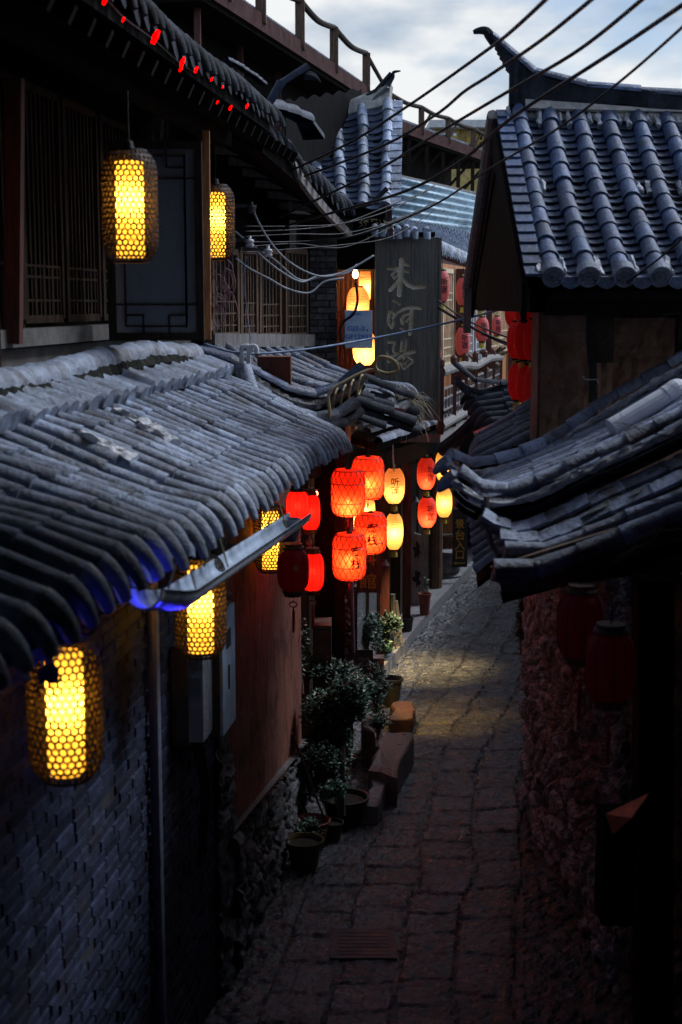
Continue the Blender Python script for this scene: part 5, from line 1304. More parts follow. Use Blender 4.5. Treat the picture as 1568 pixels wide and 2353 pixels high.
mb = MB(); g = random.Random(6)
for (u, v) in ((1080,990), (1062,1010), (1048,1025), (1100,965), (1075,1000)): 
    c = P(u, v, 17.0); ridge([c, c+V((.22,-.05,.14))], r=.07, tl=.2, g=g, mb=mb)
mb.build('loose_tiles', M['tileD'], H10)
mb = MB(); mb.tube(spline([P(1015,1035,17.2), P(1060,1000,17.0), P(1100,960,16.8), P(1125,925,16.8)], 4), .09, 8); mb.build('bracket_log', M['tileD'], H10)
wall_obj('far_end_wall', (P(1060,1200,29).x-.5, 29), (P(1300,1200,29).x, 29.2), 0, 3.4, M['woodK'], H10) 
EH = T('end_house', 'dark house front closing the far bend of the alley', 'house', (4, 30, 0))
wall_obj('wall', (2.2, 30.), (8, 31), 0, 4.2, M['woodK'], EH)
mb = MB(); mb.slab(P(1040,1310,26.5), P(1130,1310,27.5), P(1130,1190,29), P(1040,1190,29), .1)

# parasol top, red
um = T('red_awning', 'red fabric awning corner showing between the grey roofs', 'awning', P(1128,990,14.5))
mb = MB(); c = P(1130,974,14.5); vs = [c] + [c + V((.19*math.cos(a), .19*math.sin(a), -.085)) for a in [2*math.pi*k/10 for k in range(10)]]; mb.add(vs, [(0, 1+i, 1+(i+1) % 10) for i in range(10)])
o = mb.build('canopy', M['redpaint'], um); o.modifiers.new('t', 'SOLIDIFY').thickness = .008
mb = MB()
for i in range(10): a = 2*math.pi*i/10; mb.tube([c, c + V((.195*math.cos(a), .195*math.sin(a), -.082))], .004, 4)
mb.build('rib', M['woodR'], um)

# unseen building added around the camera to shade the near end of the alley
BK = T('shade_house', 'unseen house added around the camera to shade the near end of the alley', 'building', (0, -2, 0))
mb = MB(); mb.box(-6, 6, -6, -.6, 0, 4.0); mb.build('wall', M['woodK'], BK)
mb = MB(); mb.box(-6, 6, -6, 8.3, 8.6, 8.8); mb.build('roof', M['woodK'], BK)  # drawn far out over the alley to block sky and sun
mb = MB(); mb.box(-6, 6, -6, -5.8, 4.0, 8.6); mb.build('rear_wall', M['woodK'], BK)
mb = MB()
for x in (-5.9, 5.9): mb.box(x-.1, x+.1, -5.8, -.6, 4.0, 8.6)
mb.build('side_wall', M['woodK'], BK)

# ================================================================== LANTERNS
# woven ones
used = [False]; pr = honeycomb('', 10)
for (u, v, Y, lab, s) in (
    (150,1628,5.35,'large woven lantern lit yellow beneath the left eave, lowest and nearest of all',1.0),
    (461,1392,7.7,'woven lantern glowing yellow under the metal gutter against the terracotta wall',1.0),
    (622,1237,11.2,'woven lantern half hidden behind the far end of the pale metal gutter',.95),
    (299,475,7.7,'woven lantern lit yellow in front of the open fretted casement, upper left',1.03),
    (497,512,11.7,'woven lantern behind the orange casement edge, upper floor',1.05)):
    place(pr, used, P(u, v, Y), lab, s, rz=Y)
# red lattice ones
l1 = lattice('tall red lattice lantern with a bright bulb, left of the upper pair', PAP['redL'], 9, zb=-.13, H=.48); l1.location = P(800,1131,14.6)
l2 = lattice('red lattice lantern behind, marked 馆 near its top edge, upper right of the pair', PAP['redL'], 11, word=None, zb=-.05, H=.46); l2.location = P(846,1098,15.4)
text_wrap('馆', .10, rprof(.175,.46,.72,6), .15, -.75, M['ink'], l2)
l3 = lattice('red lattice lantern reading 客栈 partly behind the lowest one', PAP['redL'], 6, word='客\n栈', phi=.1, zb=-.05, H=.44); l3.location = P(852,1224,15.4)
l4 = lattice('lowest red lattice lantern reading 客栈 in black, in front', PAP['redL'], 6, word='客\n栈', phi=.42, zb=-.03, H=.48); l4.location = P(803,1278,14.6)
for l_, lab in ((l2, 'red lattice lantern hanging behind and right of the tall one'),): l_['label'] = lab
for k_, (u, v, H_, w_, pap, pw, wd, ph, Y, lab, zb) in enumerate((
    (906,1116,.45,.14,'peach',2.6,'听\n莲',.05,18.0,'peach paper lantern reading 听莲 hanging right of the red lattice pair',-.07),
    (906,1221,.46,.12,'cream',3.2,None,0,18.0,'brightest cream paper lantern, hung under the peach one reading 听莲',0),
    (980,1088,.44,.135,'dimred',1.6,'听\n莲',.45,19.8,'dim red paper lantern reading 听莲, upper one beside the plank wall',-.12),
    (982,1177,.42,.135,'dimred',3,'听\n莲',.35,19.8,'red paper lantern reading 听莲, hung right below its dim twin',-.09),
    (1018,1070,.45,.115,'cream',1.9,'听\n莲',.1,21.5,'yellow glowing paper lantern behind the porch ridge tip, upper one',-.03),
    (1021,1154,.45,.125,'cream',2.4,None,0,21.5,'bright cream paper lantern just left of the lower porch horn',0),
    (845,1172,.30,.09,'peach',1,None,0,16.2,'small peach lantern peeping between the red lattice lanterns',0),
    (823,1190,.36,.07,'peach',2,None,0,16.8,'narrow orange lantern glimpsed behind the red lattice lantern with no writing',0))):
    t = ribbed(lab, PAP[pap], pw, word=wd, phi=ph, H=H_, Rm=w_, zb=zb, col=(1,.62,.25), tas=(k_ < 6)); t.location = P(u, v, Y)
# recess lanterns
t = ribbed('orange lantern in the lit recess below the bare bulb', PAP['peach'], 2.5, H=.42, Rm=.145, tas=False, zb=-.05); t.location = P(823,700,17.9)
t = ribbed('orange lantern tucked behind the wooden sign edge in the lit recess', PAP['peach'], 4, H=.42, Rm=.12, tas=False); t.location = P(846,650,18.3)
t = ribbed('glowing lantern under the pale blue electrical box', PAP['cream'], 6, H=.42, Rm=.15, tas=False); t.location = P(838,800,17.8)
# palace lanterns
for (u, v, Y, H_, w_, pap, pw, lab, wds) in (
    (674,1309,11.0,.33,.125,'wine',0,'dark wine-red palace lantern with fringed collar, left of the lower pair',True),
    (719,1313,11.7,.31,.095,'silk',.5,'bright red palace lantern behind the dark wine-red one',False),
    (684,1163,11.3,.24,.09,'silk',.4,'red palace lantern half hidden behind the tile eave, left of the upper pair',False),
    (713,1176,11.8,.29,.085,'silk',.5,'bright red palace lantern under the eave end beside the red lamp',False)):
    t = palace(lab, PAP[pap], pw, H_, w_, wds); t.location = P(u, v, Y)
for (u, v, Y, lab) in ((1335,1435,7.3,'unlit dark palace lantern under the porch, left of two'), (1402,1530,6.9,'unlit dark red palace lantern under the porch, right and nearer')):
    t = palace(lab, PAP['maroon'], 0, .34, .125, group='unlit palace lanterns under the porch'); t.location = P(u, v, Y)
# red lamp
rl_ = T('red_lamp', 'small glaring red lamp on the wall beside the red palace lanterns', 'lamp', P(726,1134,12.4))
mb = MB(); mb.lathe([(.001,-.02),(.016,-.014),(.02,0),(.016,.014),(.001,.02)], 12, P(726,1134,12.4)); mb.build('bulb', emis('red_hot', (1,.22,.10), 25), rl_, smooth=True)
mb = MB(); c = P(726,1134,12.4); mb.box(c.x-.018, c.x+.018, c.y+.02, c.y+.06, c.z-.03, c.z+.03); mb.build('lamp_base', M['boxD'], rl_)
l = bpy.data.lights.new('red', 'POINT'); l.energy = .4; l.color = (1,.02,.01); l.shadow_soft_size = .03; o = bpy.data.objects.new('red_light', l); COL.objects.link(o); o.parent = rl_; o.location = (0,-.1,0)
# pale balcony lanterns
for (u, v, Y, w_, H_, wd, lab) in (
    (1016,658,18.6,.105,.39,'听\n莲','pale red paper lantern against the right edge of the wooden sign'),
    (1065,670,19.6,.105,.37,'听\n莲','pale red paper lantern reading 听莲 under the red fascia, middle of the upper row'),
    (1105,682,20.8,.11,.36,None,'pale red lantern half hidden by the bargeboard of the corner house'),
    (1064,785,19.6,.105,.38,'听\n莲','lower pale pink lantern reading 听莲 above the balcony rail'),
    (1108,757,20.8,.105,.34,'听\n莲','pale red lantern on the balcony crossed by black wires'),
    (1142,749,23.5,.085,.30,'听\n莲','small pale lantern farthest right on the balcony before the cream lattice'),
    (1001,815,18.4,.075,.24,None,'sliver of a pale pink lantern at the lower right edge of the sign')):
    t = ribbed(lab, PAP['pale'], 0, word=wd, phi=.25, H=H_, Rm=w_, group='pale unlit lanterns on the balcony', size=.10); t.location = P(u, v, Y)
# column of deep red lanterns left of the mud pillar
used = [False]; pr = ribbed('', PAP['deep'], 0, H=.36, Rm=.098, group='deep red lanterns hung beside the mud pillar')
for (u, v, Y, lab, s) in (
    (1227,781,12.8,'deep red paper lantern touching the mud pillar, upper row, front',1.0),
    (1204,783,13.4,'deep red lantern in the middle of the upper row',.97),
    (1187,782,14.0,'darkest red lantern at the left of the upper row, by the wires',.97),
    (1228,889,12.8,'deep red lantern touching the mud pillar, lower row, front',1.0),
    (1209,882,13.4,'deep red lantern in the middle of the lower row',.98),
    (1190,876,14.0,'deep red lantern at the left end of the lower row',1.0),
    (1180,712,14.4,'deep red lantern mostly hidden under the dark gable, left one',.9),
    (1206,706,13.6,'deep red lantern mostly hidden under the dark gable, right one',.95)):
    place(pr, used, P(u, v, Y), lab, s)

# ================================================================== SIGNS AND SMALL THINGS
def plank_sign(name, lab, u0, u1, v0, v1, Y, m, words, th=.03, size=.2, wm='goldink', sx=1.):
    a, b = P(u0, v0, Y), P(u1, v1, Y); t = T(name, lab, 'sign', ((a.x+b.x)/2, Y, b.z))
    mb = MB(); mb.box(a.x, b.x, Y, Y+th, b.z, a.z); bd = mb.build('board', m, t)
    for (w_, cu, cv, s_) in words: text_flat(w_, s_, P(cu, cv, Y), mat_=M[wm], parent=t, depth=.006, sx=sx)
    return t
plank_sign('hanging_sign', 'brown plank sign with the dull gold character 館 under the lattice lanterns', 820, 876, 1190, 1362, 16.6, M['woodB'], [('料', 846, 1285, .19), ('館', 846, 1338, .20)], sx=1.1)
plank_sign('entrance_sign', 'black vertical sign with yellow 台入口 and an arrow by the far post', 1041, 1074, 1170, 1303, 24.5, M['slate'], [('景', 1057, 1205, .17), ('台', 1057, 1231, .19), ('入', 1057, 1254, .19), ('口', 1057, 1276, .18)], sx=1.0)
mb = MB(); c = P(1057,1294,24.49); mb.box(c.x-.08, c.x+.09, c.y-.012, c.y-.004, c.z-.010, c.z+.010); mb.add([c+V((-.12,-.008,0)), c+V((-.06,-.008,.035)), c+V((-.06,-.008,-.035))], [(0,1,2)])
es = [o for o in sc.objects if o.name == 'entrance_sign'][0]; mb.build('arrow', M['goldink'], es)
# carved standing plank
cpk = T('carved_plank', 'grey weathered standing plank with dark carved marks beside the red pot', 'plank', P(958,1405,22.6))
a, b = P(945,1226,22.6), P(974,1402,22.6); mb = MB()
pl = [(a.x,b.z),(b.x+.02,b.z),(b.x,b.z+.5),(b.x-.02,a.z-.2),(b.x-.05,a.z-.02),(a.x+.04,a.z+.02),(a.x,a.z-.1)]
k = len(pl); mb.add([V((x,22.55,z)) for x, z in pl]+[V((x,22.62,z)) for x, z in pl], [tuple(range(k)), tuple(range(2*k-1,k-1,-1))]+[(i,(i+1)%k,k+(i+1)%k,k+i) for i in range(k)]); mb.build('board', M['woodG'], cpk)
g = random.Random(3)
for v in (1262, 1330):
    c = P(958, v, 22.545); mb = MB(); k = 15; pts = []
    for i in range(k): a_ = 2*math.pi*i/k; rr_ = g.uniform(.035,.12); pts.append(c+V((math.cos(a_)*rr_*.75, 0, math.sin(a_)*rr_*1.5)))
    mb.add([c]+pts, [(0,1+i,1+(i+1)%k) for i in range(k)]); mb.build('carved_mark', M['ink'], cpk)
# stone drum under the far post, wooden trough
sd_ = T('stone_drum', 'round grey carved stone drum at the foot of the far orange post', 'stone base', P(1032,1350,25.0))
c = P(1032,1352,25.0); c.z = .17; mb = MB(); mb.lathe([(.001,0),(.20,0),(.21,.03),(.17,.07),(.20,.12),(.215,.25),(.19,.36),(.17,.39),(.19,.41),(.19,.46),(.001,.46)], 20, c); mb.build('drum', M['kerb'], sd_, smooth=False)
tr = T('wooden_trough', 'small wooden planter trough fixed to the far post', 'planter', P(1027,1250,24.4))
a = P(1012,1232,24.4); b = P(1042,1260,24.4); mb = MB(); mb.hexa([(a.x+.03,24.4,b.z),(b.x-.03,24.4,b.z),(b.x-.03,24.6,b.z),(a.x+.03,24.6,b.z),(a.x,24.35,a.z),(b.x,24.35,a.z),(b.x,24.65,a.z),(a.x,24.65,a.z)]); mb.build('trough', M['woodB'], tr)
mb = MB(); mb.box(a.x+.02, b.x-.02, 24.37, 24.63, a.z+.001, a.z+.006); mb.build('soil', M['soil'], tr)
# leaning pieces of firewood
g = random.Random(12)
for k_, (u, lab) in enumerate(((908,'pale split log leaning by the shop post, taller'), (922,'pale split log leaning by the shop post, front'))):
    a = P(u, 1420, 19.8); a.z = .17; mb = MB(); mb.tube([a, a+V((-.03-.05*k_,0,.75-.1*k_))], [.045,.04], 6); o = mb.build('split_log', M['woodG']); tag(o, lab, 'log')
# slate with 22
bs = T('slate_board', 'small dark slate board chalked 22 leaning beside the pavement plants', 'board', P(832,1545,17.0))
a, b = P(805,1495,17.0), P(858,1550,17.0); mb = MB(); mb.slab(a+V((0,.05,0)), P(858,1495,17.0)+V((0,.05,0)), b, P(805,1550,17.0), .025); mb.build('slate', M['slate'], bs)
text_flat('22', .15, P(838,1522,16.94), mat_=M['chalk'], parent=bs)
mb = MB(); c = P(868,1520,17.1); mb.box(c.x-.10, c.x+.08, 17.05, 17.25, c.z-.14, c.z+.05); o = mb.build('stone_block', M['pink']); tag(o, 'pale block standing just behind the chalked slate board', 'stone')
# steps and slabs
def blockslab(pts, z0, z1, name, lab, m=M['pink'], seed=0):
    """hewn slab with a slightly ragged outline"""
    q = []
    for i in range(len(pts)):
        a, b = V(pts[i]), V(pts[(i+1) % len(pts)]); n = 6
        for j in range(n): p = a.lerp(b, j/n); q.append(p + V((noise.noise(p*6+V((seed,0,0))), noise.noise(p*6+V((0,seed+3,0))), 0))*.07)
    k = len(q); mb = MB(); cen = sum(q, V((0,0,0)))/k
    top = [V((p.x,p.y,z1-.02+.03*noise.noise(p*9))) for p in q]; inn = [V((c.x,c.y,z1+.01+.012*noise.noise(c*11))) for c in [p.lerp(cen, .15) for p in q]]
    mb.add([V((p.x,p.y,z0)) for p in q]+top+inn, [(i,(i+1)%k,k+(i+1)%k,k+i) for i in range(k)]+[(k+i,k+(i+1)%k,2*k+(i+1)%k,2*k+i) for i in range(k)]+[tuple(range(2*k,3*k))])
    o = mb.build(name, m); sb = o.modifiers.new('worn', 'BEVEL'); sb.width = .012; sb.segments = 2; tag(o, lab, 'step'); return o
z = .32
blockslab([G(850,1765,z), G(905,1782,z), G(952,1690,z), G(952,1680,z), G(872,1682,z)], 0, z, 'stone_step', 'large wet pink stone slab step with red reflections beside the shrubs', seed=1)
blockslab([G(832,1670,.42), G(865,1690,.42), G(874,1648,.42), G(832,1640,.42)], 0, .42, 'stone_step', 'smaller pink stone step half under the dark shrub', seed=2)
blockslab([G(842,1850,.2), G(872,1850,.2), G(890,1790,.2), G(862,1765,.2)], 0, .2, 'stone_step', 'narrow grey stone step end nearest the black bowl planter', m=M['kerb'], seed=5)
blockslab([G(898,1650,.2), G(950,1645,.2), G(948,1610,.2), G(900,1612,.2)], 0, .2, 'brick_step', 'low dark red brick edging beside the yellow lit paving', m=M['brickR'], seed=6)
# manhole cover
mb = MB(); c = G(835,2170, .0); mb.box(c.x-.26, c.x+.26, c.y-.26, c.y+.26, -.03, .012)
for i in range(7): mb.box(c.x-.2, c.x+.2, c.y-.21+.065*i, c.y-.19+.065*i, .0125, .015)
o = mb.build('drain_cover', M['boxD']); tag(o, 'square iron drain cover in the dark near paving', 'drain cover')

# ------------------------------------------------------------------ plants and pots
def shrub(name, lab, c, rx, rz, n, m, ls=.05, seed=0, stems=5, group=None, cat='plant', base=None):
    g = random.Random(seed); c = V(c); t = T(name, lab, cat, base or (c.x, c.y, c.z-rz), group)
    lobes = [(V((g.gauss(0,.45)*rx, g.gauss(0,.4)*rx, g.uniform(-.6,.7)*rz)), g.uniform(.35,.6)) for _ in range(9)]
    mb = MB()
    for i in range(n):
        lo, lr = g.choice(lobes); d = V((g.gauss(0,1), g.gauss(0,1), g.gauss(0,1))).normalized()*(g.random()**.45)*lr
        p = c + lo + V((d.x*rx, d.y*rx, d.z*rz)); s = ls*g.uniform(.6,1.3)
        ax = V((g.uniform(-1,1), g.uniform(-1,1), g.uniform(-.5,.8))).normalized(); sd = ax.cross(V((g.uniform(-.4,.4), g.uniform(-.4,.4), 1))).normalized()*(s*.32); nn = ax.cross(sd).normalized()*(s*.12)
        mb.add([p, p+ax*s*.5+sd+nn, p+ax*s, p+ax*s*.5-sd+nn], [(0,1,2), (0,2,3)])
    mb.build('foliage', m, t)
    mb = MB(); b0 = V(t.location)
    for i in range(stems):
        lo, _ = lobes[i % len(lobes)]; mid = (b0 + c+lo)/2 + V((g.uniform(-.05,.05), g.uniform(-.05,.05), .05)); mb.tube([b0+V((g.uniform(-.03,.03),0,-.02)), mid, c+lo], [.012,.008,.003], 5)
    mb.build('stem', M['twig'], t); return t
def pot(name, lab, base, r, h, m, group='flower pots along the left wall', sides=28):
    base = V(base); t = T(name, lab, 'pot', base, group); mb = MB()
    mb.lathe([(.001,0),(r*.68,0),(r*.74,h*.1),(r*.94,h*.86),(r*1.06,h*.9),(r*1.08,h),(r*.97,h),(r*.9,h*.9),(r*.88,h*.8)], sides, base); mb.build('bowl', m, t)
    mb = MB(); mb.lathe([(r*.885,h*.82),(r*.5,h*.86),(.001,h*.85)], 20, base); mb.build('soil', M['soil'], t); return t
pot('plant_pot', 'wide black bowl planter at the foot of the big shrub', G(792,1888), .23, .26, M['potD'])
pot('plant_pot', 'glazed brown pot nearest the camera beside the rubble plinth', G(700,1992), .165, .26, M['potY'])
pot('plant_pot', 'brown pot just behind the glazed one, leaves spilling out', G(716,1940), .17, .24, M['redclay'])
pot('plant_pot', 'small dark pot tucked between the bowl planter and the brown pots', G(765,1930), .10, .18, M['potD'])
pot('plant_pot', 'tall black pot by the brick edging behind the shrubs', G(898,1618), .15, .34, M['potD'])
pot('plant_pot', 'red clay pot on the pavement beside the carved plank', G(976,1412,.17), .10, .34, M['redclay'])
pot('plant_pot', 'rectangular clay trough pot on the pavement below the leafy shrub', G(880,1500,.17), .17, .2, M['redclay'], sides=4)
pot('plant_pot', 'small black pot on the kerb beyond the leafy shrub', G(938,1450,.17), .08, .2, M['potD'])
shrub('shrub', 'big dark glossy shrub against the terracotta wall above the bowl planter', P(772,1672,13.3), .33, .50, 11000, M['leaf'], .046, 1, 9, base=G(785,1870,.2))
shrub('shrub', 'low dark leafy mass under the big shrub by the rubble plinth', P(742,1775,13.0), .26, .24, 3600, M['leaf'], .042, 21)
shrub('shrub', 'upper dark shrub mass behind the big one with pale leaf glints', P(765,1545,14.4), .32, .24, 3000, M['leaf'], .05, 2)
shrub('shrub', 'dark leafy shrub spilling over the tall black pot', P(868,1585,15.3), .22, .26, 1200, M['leaf'], .05, 3)
shrub('shrub', 'small shrub above the brick edging beside the stone slab', P(868,1665,14.5), .12, .14, 400, M['leaf'], .045, 4)
shrub('shrub', 'leafy plant lit by the shop lamp on the pavement by the split logs', P(890,1455,19.2), .22, .26, 900, M['leaf'], .06, 5)
shrub('shrub', 'dim leafy plant in front of the glazed shop window', P(842,1455,17.6), .20, .30, 700, M['leaf'], .06, 6)
shrub('shrub', 'thin green plant in the red clay pot', P(976,1350,22.7), .10, .22, 260, M['leafL'], .05, 7)
shrub('shrub', 'low plant spilling over the brown pot by the plinth', P(705,1905,12.5), .16, .10, 320, M['leaf'], .045, 8)
shrub('climbing_plant', 'thin creeper climbing the post between terracotta wall and stone pier', P(690,1500,13.9), .07, .40, 300, M['leaf'], .05, 9, cat='climber')
shrub('climbing_plant', 'green creeper hanging at the far end of the rubble wall, right', P(1203,1420,14.6), .07, .38, 500, M['leafL'], .05, 10, cat='climber')
g = random.Random(33); mb = MB()
for i in range(14):
    a = P(762+g.uniform(-12,12), 1820, 13.2); b_ = a+V((g.uniform(-.15,.15), g.uniform(-.1,.1), g.uniform(.2,.38))); mb.tube([a, a.lerp(b_,.6)+V((0,0,.04)), b_], [.004,.003,.001], 4)
o = mb.build('grass_tuft', M['straw']); tag(o, 'wispy grass tuft growing out of the black bowl planter', 'grass')
mb = MB(); mb.tube([P(672,1685,12.2), P(745,1880,12.4)], .010, 6); o = mb.build('stick', M['woodR']); tag(o, 'thin reddish stick leaning on the terracotta wall', 'stick')
# dry grass on the corner of the small roof
g = random.Random(5); mb = MB()
for i in range(70):
    a = P(930+g.uniform(-20,20), 890+g.uniform(-6,40), 15.1); k_ = g.uniform(-.1,.35); b_ = a+V((k_, g.uniform(-.1,.1), -g.uniform(.08,.42)))
    mb.tube([a, a.lerp(b_,.45)+V((.03,0,.10*g.random())), b_], [.003,.0025,.001], 3)
o = mb.build('dry_grass', M['straw']); tag(o, 'dry straw-coloured grass hanging off the small roof corner below the sign', 'grass')
# bare twigs over the porch roof, right
g = random.Random(15); mb = MB()
def br(p, d, l, r, k):
    q = p + d*l + V((0,0,-.02)); mb.tube([p, (p+q)/2+V((g.uniform(-.02,.02),0,g.uniform(-.02,.02))), q], [r, r*.8, r*.6], 4)
    if k:
        for _ in range(g.choice((2,2,3))): br(q if g.random() < .6 else (p+q)/2, (d+V((g.uniform(-.7,.7), g.uniform(-.3,.3), g.uniform(-.6,.6)))).normalized(), l*.75, r*.6, k-1)
for (u, v) in ((1580,1010), (1590,1080), (1600,1150), (1575,1215), (1600,720)):
    br(P(u, v, 7.0), V((-1,0,g.uniform(-.1,.25))).normalized(), .22, .0035, 4)
TW = T('bare_branches', 'thin bare branches reaching over the porch roof from the right edge', 'branches', P(1600,1100,7.0)); mb.build('twig', M['twig'], TW)
# faded flower on the nearest eave
fl = T('faded_flower', 'faded pale artificial flower tied to the nearest left eave', 'flower', P(95,1480,4.6)); mb = MB(); g = random.Random(19)
for i in range(9):
    a = 2*math.pi*i/9; c = P(95,1475,4.6); d = V((math.cos(a)*.6, -.3, math.sin(a)-.4)).normalized(); s_ = d.cross(V((0,1,0))).normalized()*.016; mb.add([c, c+d*.04+s_, c+d*.085, c+d*.04-s_], [(0,1,2,3)])
mb.build('petal', M['flowerW'], fl)
mb = MB(); c = P(118,1510,4.6)
for i in range(6): d = V((g.uniform(-.5,.6), -.2, -g.uniform(.3,1))).normalized(); s_ = d.cross(V((0,1,0))).normalized()*.014; mb.add([c, c+d*.05+s_, c+d*.11, c+d*.05-s_], [(0,1,2,3)])
mb.build('leaf', M['leaf'], fl)
# white pipe on the porch roof
wp = T('drain_pipe', 'white plastic pipe with an elbow laid on the porch roof', 'pipe', P(1480,930,9.2))
a, b = P(1405,985,8.75), P(1535,908,8.85); mb = MB(); mb.tube([a, b], .062, 16); mb.tube([b+(a-b).normalized()*.02, b+(b-a).normalized()*.05], .066, 16); mb.build('pipe', M['pvc'], wp, smooth=False)
mb = MB(); mb.tube(spline([b, b+V((.06,.02,.04)), b+V((.10,.06,.0)), b+V((.11,.1,-.08))], 5), .063, 14); mb.build('elbow', M['pvc'], wp)
# upright roof tile propped on the verge
pt = MB(); a, b = P(556,838,13.3), P(578,912,13.2); cover(pt, a, b, V((1,0,0)), V((0,-1,.2)).normalized(), .085, .095, n=8)
o = pt.build('loose_tile', M['tile']); tag(o, 'single grey tile propped upright where the two left roofs meet', 'roof tile')
dk = MB(); p, q = P(905,0,1), 0
mb = MB(); a, b = P(1395,935,9.3), P(1345,1000,8.9); mb.slab(P(1270,1035,9.0), P(1345,1035,9.0)+V((0,0,0)), P(1330,985,9.25), P(1262,1000,9.25), .02)
# red paper flap
rp_ = T('paper_flap', 'folded translucent red paper flap sticking out low on the right', 'paper', P(1430,1880,6.2)); mb = MB()
a, b, c, d = P(1392,1870,6.2), P(1408,1918,6.1), P(1450,1880,6.0), P(1492,1822,6.2)
mb.add([a,b,c,d], [(0,1,2),(0,2,3)]); o = mb.build('sheet', mat('red_sheet', (.35,.05,.02), .35, scale=20, bump=.3), rp_); o.modifiers.new('t','SOLIDIFY').thickness = .004
mb = MB(); mb.box(b.x-.01, b.x+.14, 6.25, 6.45, b.z-.5, b.z+.02); mb.build('stand', M['woodK'], rp_)

# ------------------------------------------------------------------ wires
def wire(name, lab, pts, r, m='cable', k=8, grp=None):
    mb = MB(); mb.tube(spline(pts, k), r, 10); o = mb.build(name, M[m], smooth=True); tag(o, lab, 'cable', grp); return o
Yn, Yf = 6.5, 14.5
wg = 'power cables crossing the sky'
wire('power_cable', 'thick power cable highest across the sky, topmost of the five', [P(1290,-35,Yn), P(1180,68,8), P(1110,122,9), P(940,242,11), P(800,330,13), P(640,405,15)], .011, grp=wg)
wire('power_cable', 'power cable with a kink midway, second from the top', [P(1400,-35,Yn), P(1250,88,8), P(1130,170,9), P(1105,186,9.2), P(1065,212,9.6), P(1000,265,10.5), P(880,335,12), P(700,405,14.5)], .011, grp=wg)
wire('power_cable', 'power cable crossing the curved roof horn, third from the top', [P(1510,-30,Yn), P(1330,115,8), P(1160,215,9.2), P(1000,310,11), P(850,400,13), P(640,500,15)], .011, grp=wg)
wire('power_cable', 'power cable across the ridge of the blue-tiled roof, fourth from the top', [P(1600,-10,Yn), P(1400,125,8), P(1180,268,9.4), P(1060,370,10.6), P(930,440,12), P(760,490,14), P(600,535,15)], .012, grp=wg)
wire('power_cable', 'thinner power cable over the blue roof, lowest of the five', [P(1610,25,Yn), P(1440,175,8), P(1290,290,9), P(1130,385,10.5), P(980,480,12), P(800,545,14), P(600,560,15)], .008, grp=wg)
wire('power_cable', 'cable running from the wall of the blue-roofed house up to the right edge', [P(1600,520,8.6), P(1520,590,9.2), P(1440,650,9.5)], .007)
wire('service_cable', 'blue-grey cable sagging across the carved sign', [P(470,790,13.2), P(560,812,13.4), P(700,803,14), P(870,775,15), P(1050,737,15), P(1180,702,13.2), P(1240,676,12)], .011, 'cableB')
bg_ = 'black wires stretched over the balcony'
wire('service_cable', 'upper of the black wires stretched over the balcony', [P(1006,690,16), P(1060,728,16), P(1120,758,15), P(1180,780,14.6)], .009, grp=bg_)
wire('service_cable', 'middle of the black wires stretched over the balcony', [P(1006,705,16), P(1055,735,16), P(1120,770,15), P(1185,795,14.6)], .012, grp=bg_)
wire('service_cable', 'lowest of the black wires stretched over the balcony', [P(1006,708,16), P(1060,740,16), P(1130,778,15), P(1185,800,14.6)], .008, grp=bg_)
wg2 = 'wavy pale wires by the lattice windows'
for k_, (pts, lab) in enumerate((
    ([(575,470),(610,540),(650,590),(700,625),(750,635),(800,620),(860,585)], 'wavy pale wire from the insulator, highest loop'),
    ([(575,560),(600,590),(640,620),(690,645),(730,640),(790,630),(820,612)], 'wavy pale wire from the insulator, middle loop'),
    ([(540,590),(575,620),(620,640),(660,665),(710,672),(745,650),(790,640)], 'wavy pale wire from the insulator, lowest loop'),
    ([(540,530),(590,570),(630,600),(690,640),(740,638),(800,625)], 'wavy pale wire hanging slack between the other loops'))):
    g = random.Random(k_); wire('loose_wire', lab, [P(u+g.uniform(-2,2), v+g.uniform(-4,4), 14.2+k_*.1+i*.12) for i, (u, v) in enumerate(pts)], .010, 'cableW', grp=wg2)
g = random.Random(44)
for k_ in range(6):
    v0 = 520+12*k_; wire('dark_wire', ['dark wire under the soffit, top strand','dark wire under the soffit, second strand','dark wire under the soffit, third strand','dark wire under the soffit, fourth strand','dark wire under the soffit, fifth strand','dark wire under the soffit, bottom strand'][k_],
        [P(560,v0,14.2), P(680,v0+g.uniform(-10,14),14.8), P(790,v0-10+g.uniform(-10,14),15.4), P(900,v0-45+g.uniform(-20,10),16), P(1000,v0-80+g.uniform(-20,10),17)], .006, grp='dark wires sagging under the soffit')
for (u, v, lab) in ((578,478,'porcelain insulator high on the dark wall'), (574,556,'porcelain insulator above the pale wires'), (616,578,'hanging porcelain insulator beside the lattice window')):
    t = T('insulator', lab, 'insulator', P(u, v, 14.1), 'porcelain insulators'); mb = MB(); c = P(u, v, 14.1)
    mb.lathe([(.015,.06),(.02,.03),(.045,.02),(.05,.0),(.03,-.01),(.045,-.03),(.03,-.05),(.001,-.05)], 14, c); mb.build('body', M['pvc'] if v > 500 else M['boxD'], t, smooth=True)
    mb = MB(); mb.beam(c+V((-.25,0,.02)), c+V((.05,0,.02)), .03, .03); mb.build('arm', M['boxD'], t)
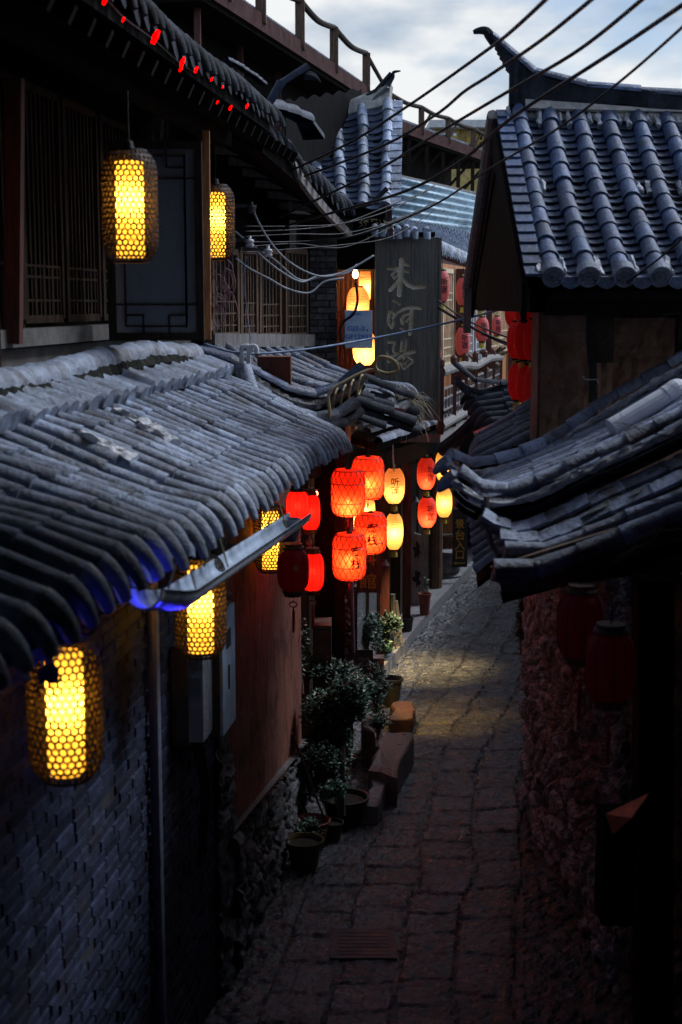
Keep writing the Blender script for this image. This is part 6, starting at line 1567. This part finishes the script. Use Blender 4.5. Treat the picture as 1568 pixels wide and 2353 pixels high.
# tangle of thin wires by the casement, blue wire, conduit stubs
g = random.Random(55); mb = MB()
for k_ in range(9):
    cu, cv = 512+g.uniform(-12,14), 680+g.uniform(-40,50); R_ = g.uniform(18,38); pts = [P(cu+R_*.6*math.cos(a)+g.uniform(-3,3), cv+R_*math.sin(a)*1.2+g.uniform(-4,4), 13.5) for a in [k_+2*math.pi*i/9 for i in range(10)]]
    mb.tube(spline(pts, 4), .004, 4)
o = mb.build('wire_tangle', M['cableP']); tag(o, 'tangle of thin pinkish wire loops beside the orange casement edge', 'wires')
wire('service_cable', 'thin blue wire dropping down past the lattice windows', [P(566,590,13.8), P(560,640,13.8), P(568,720,13.8), P(580,800,13.6), P(586,830,13.5)], .006, 'cableB')
pp = T('pipe_stub', 'pair of white plastic pipe elbows rising where the left roofs meet', 'pipe', P(570,830,13.3)); mb = MB()
for du in (0, 16): mb.tube(spline([P(556+du,835,13.35), P(556+du,802,13.35), P(560+du,796,13.35), P(572+du,797,13.35), P(574+du,812,13.35)], 4), .022, 8)
mb.build('pipe', M['pvc'], pp)
mb = MB(); a, b = P(592,870,13.9), P(668,820,13.9); mb.box(a.x, b.x, 13.9, 14.2, a.z-.1, b.z); o = mb.build('masonry_block', M['terra']); tag(o, 'terracotta-coloured block between the two left roofs', 'masonry')
mb = MB(); mb.slab(P(395,815,12.8), P(470,850,12.9), P(500,830,13.2), P(430,795,13.3), .03); o = mb.build('metal_flashing', M['pipeg']); tag(o, 'grey bent flashing sheet at the top corner of the near left roof', 'flashing')
# yellow cable wound round the verge tip
mb = MB(); ctr = [P(757,985,13.8), P(758,945,13.8), P(757,905,13.85), P(790,878,13.9), P(850,850,14.0), P(890,858,14.0), P(915,850,14.0), P(905,828,14.0), P(875,820,14.0), P(862,840,14.0), P(875,862,14.0)]
mb.tube(spline(ctr, 6), .016, 7)
for (u, v) in ((772,915), (790,908), (808,896), (828,884)):
    c = P(u, v, 14.05); mb.tube([c + V((.02*math.sin(a)+.06*math.cos(a)*.3, .10*math.cos(a), .10*math.sin(a))) for a in [2*math.pi*i/12 for i in range(13)]], .012, 5)
o = mb.build('yellow_cable', M['cableY']); tag(o, 'yellow-green cable looped round the upturned verge tip below the sign', 'cable')
wire('service_cable', 'thin white cord hanging between the pent roof and the peach lantern', [P(901,965,17.5), P(903,1020,17.6), P(904,1060,17.8), P(906,1082,17.9)], .010, 'white')

# lamps of the shops that spill light over the paving
def shop_lamp(loc, tgt, e, col, ang, lab, bl=.4):
    t = T('shop_lamp', lab, 'lamp', loc); mb = MB(); mb.lathe([(.02,.05),(.03,.03),(.06,-.02),(.055,-.02),(.02,.02)], 14, loc); mb.build('lamp_shade', M['boxD'], t)
    l = bpy.data.lights.new('spot', 'SPOT'); l.energy = e; l.color = col; l.spot_size = ang; l.spot_blend = bl; l.shadow_soft_size = .02
    o = bpy.data.objects.new('shop_light', l); COL.objects.link(o); o.parent = t; o.location = (0,0,-.04)
    o.rotation_euler = (V(tgt)-V(loc)).to_track_quat('-Z', 'Y').to_euler()
shop_lamp(P(955,1150,18.8), G(965,1535), 560, (1,.70,.30), R(56), 'small shaded lamp over the shop door lighting the middle paving', 1.)
shop_lamp(P(884,1295,15.9), G(1000,1650), 220, (1,.58,.14), R(48), 'small shaded lamp below the lattice lanterns lighting the yellow paving patch', .9)
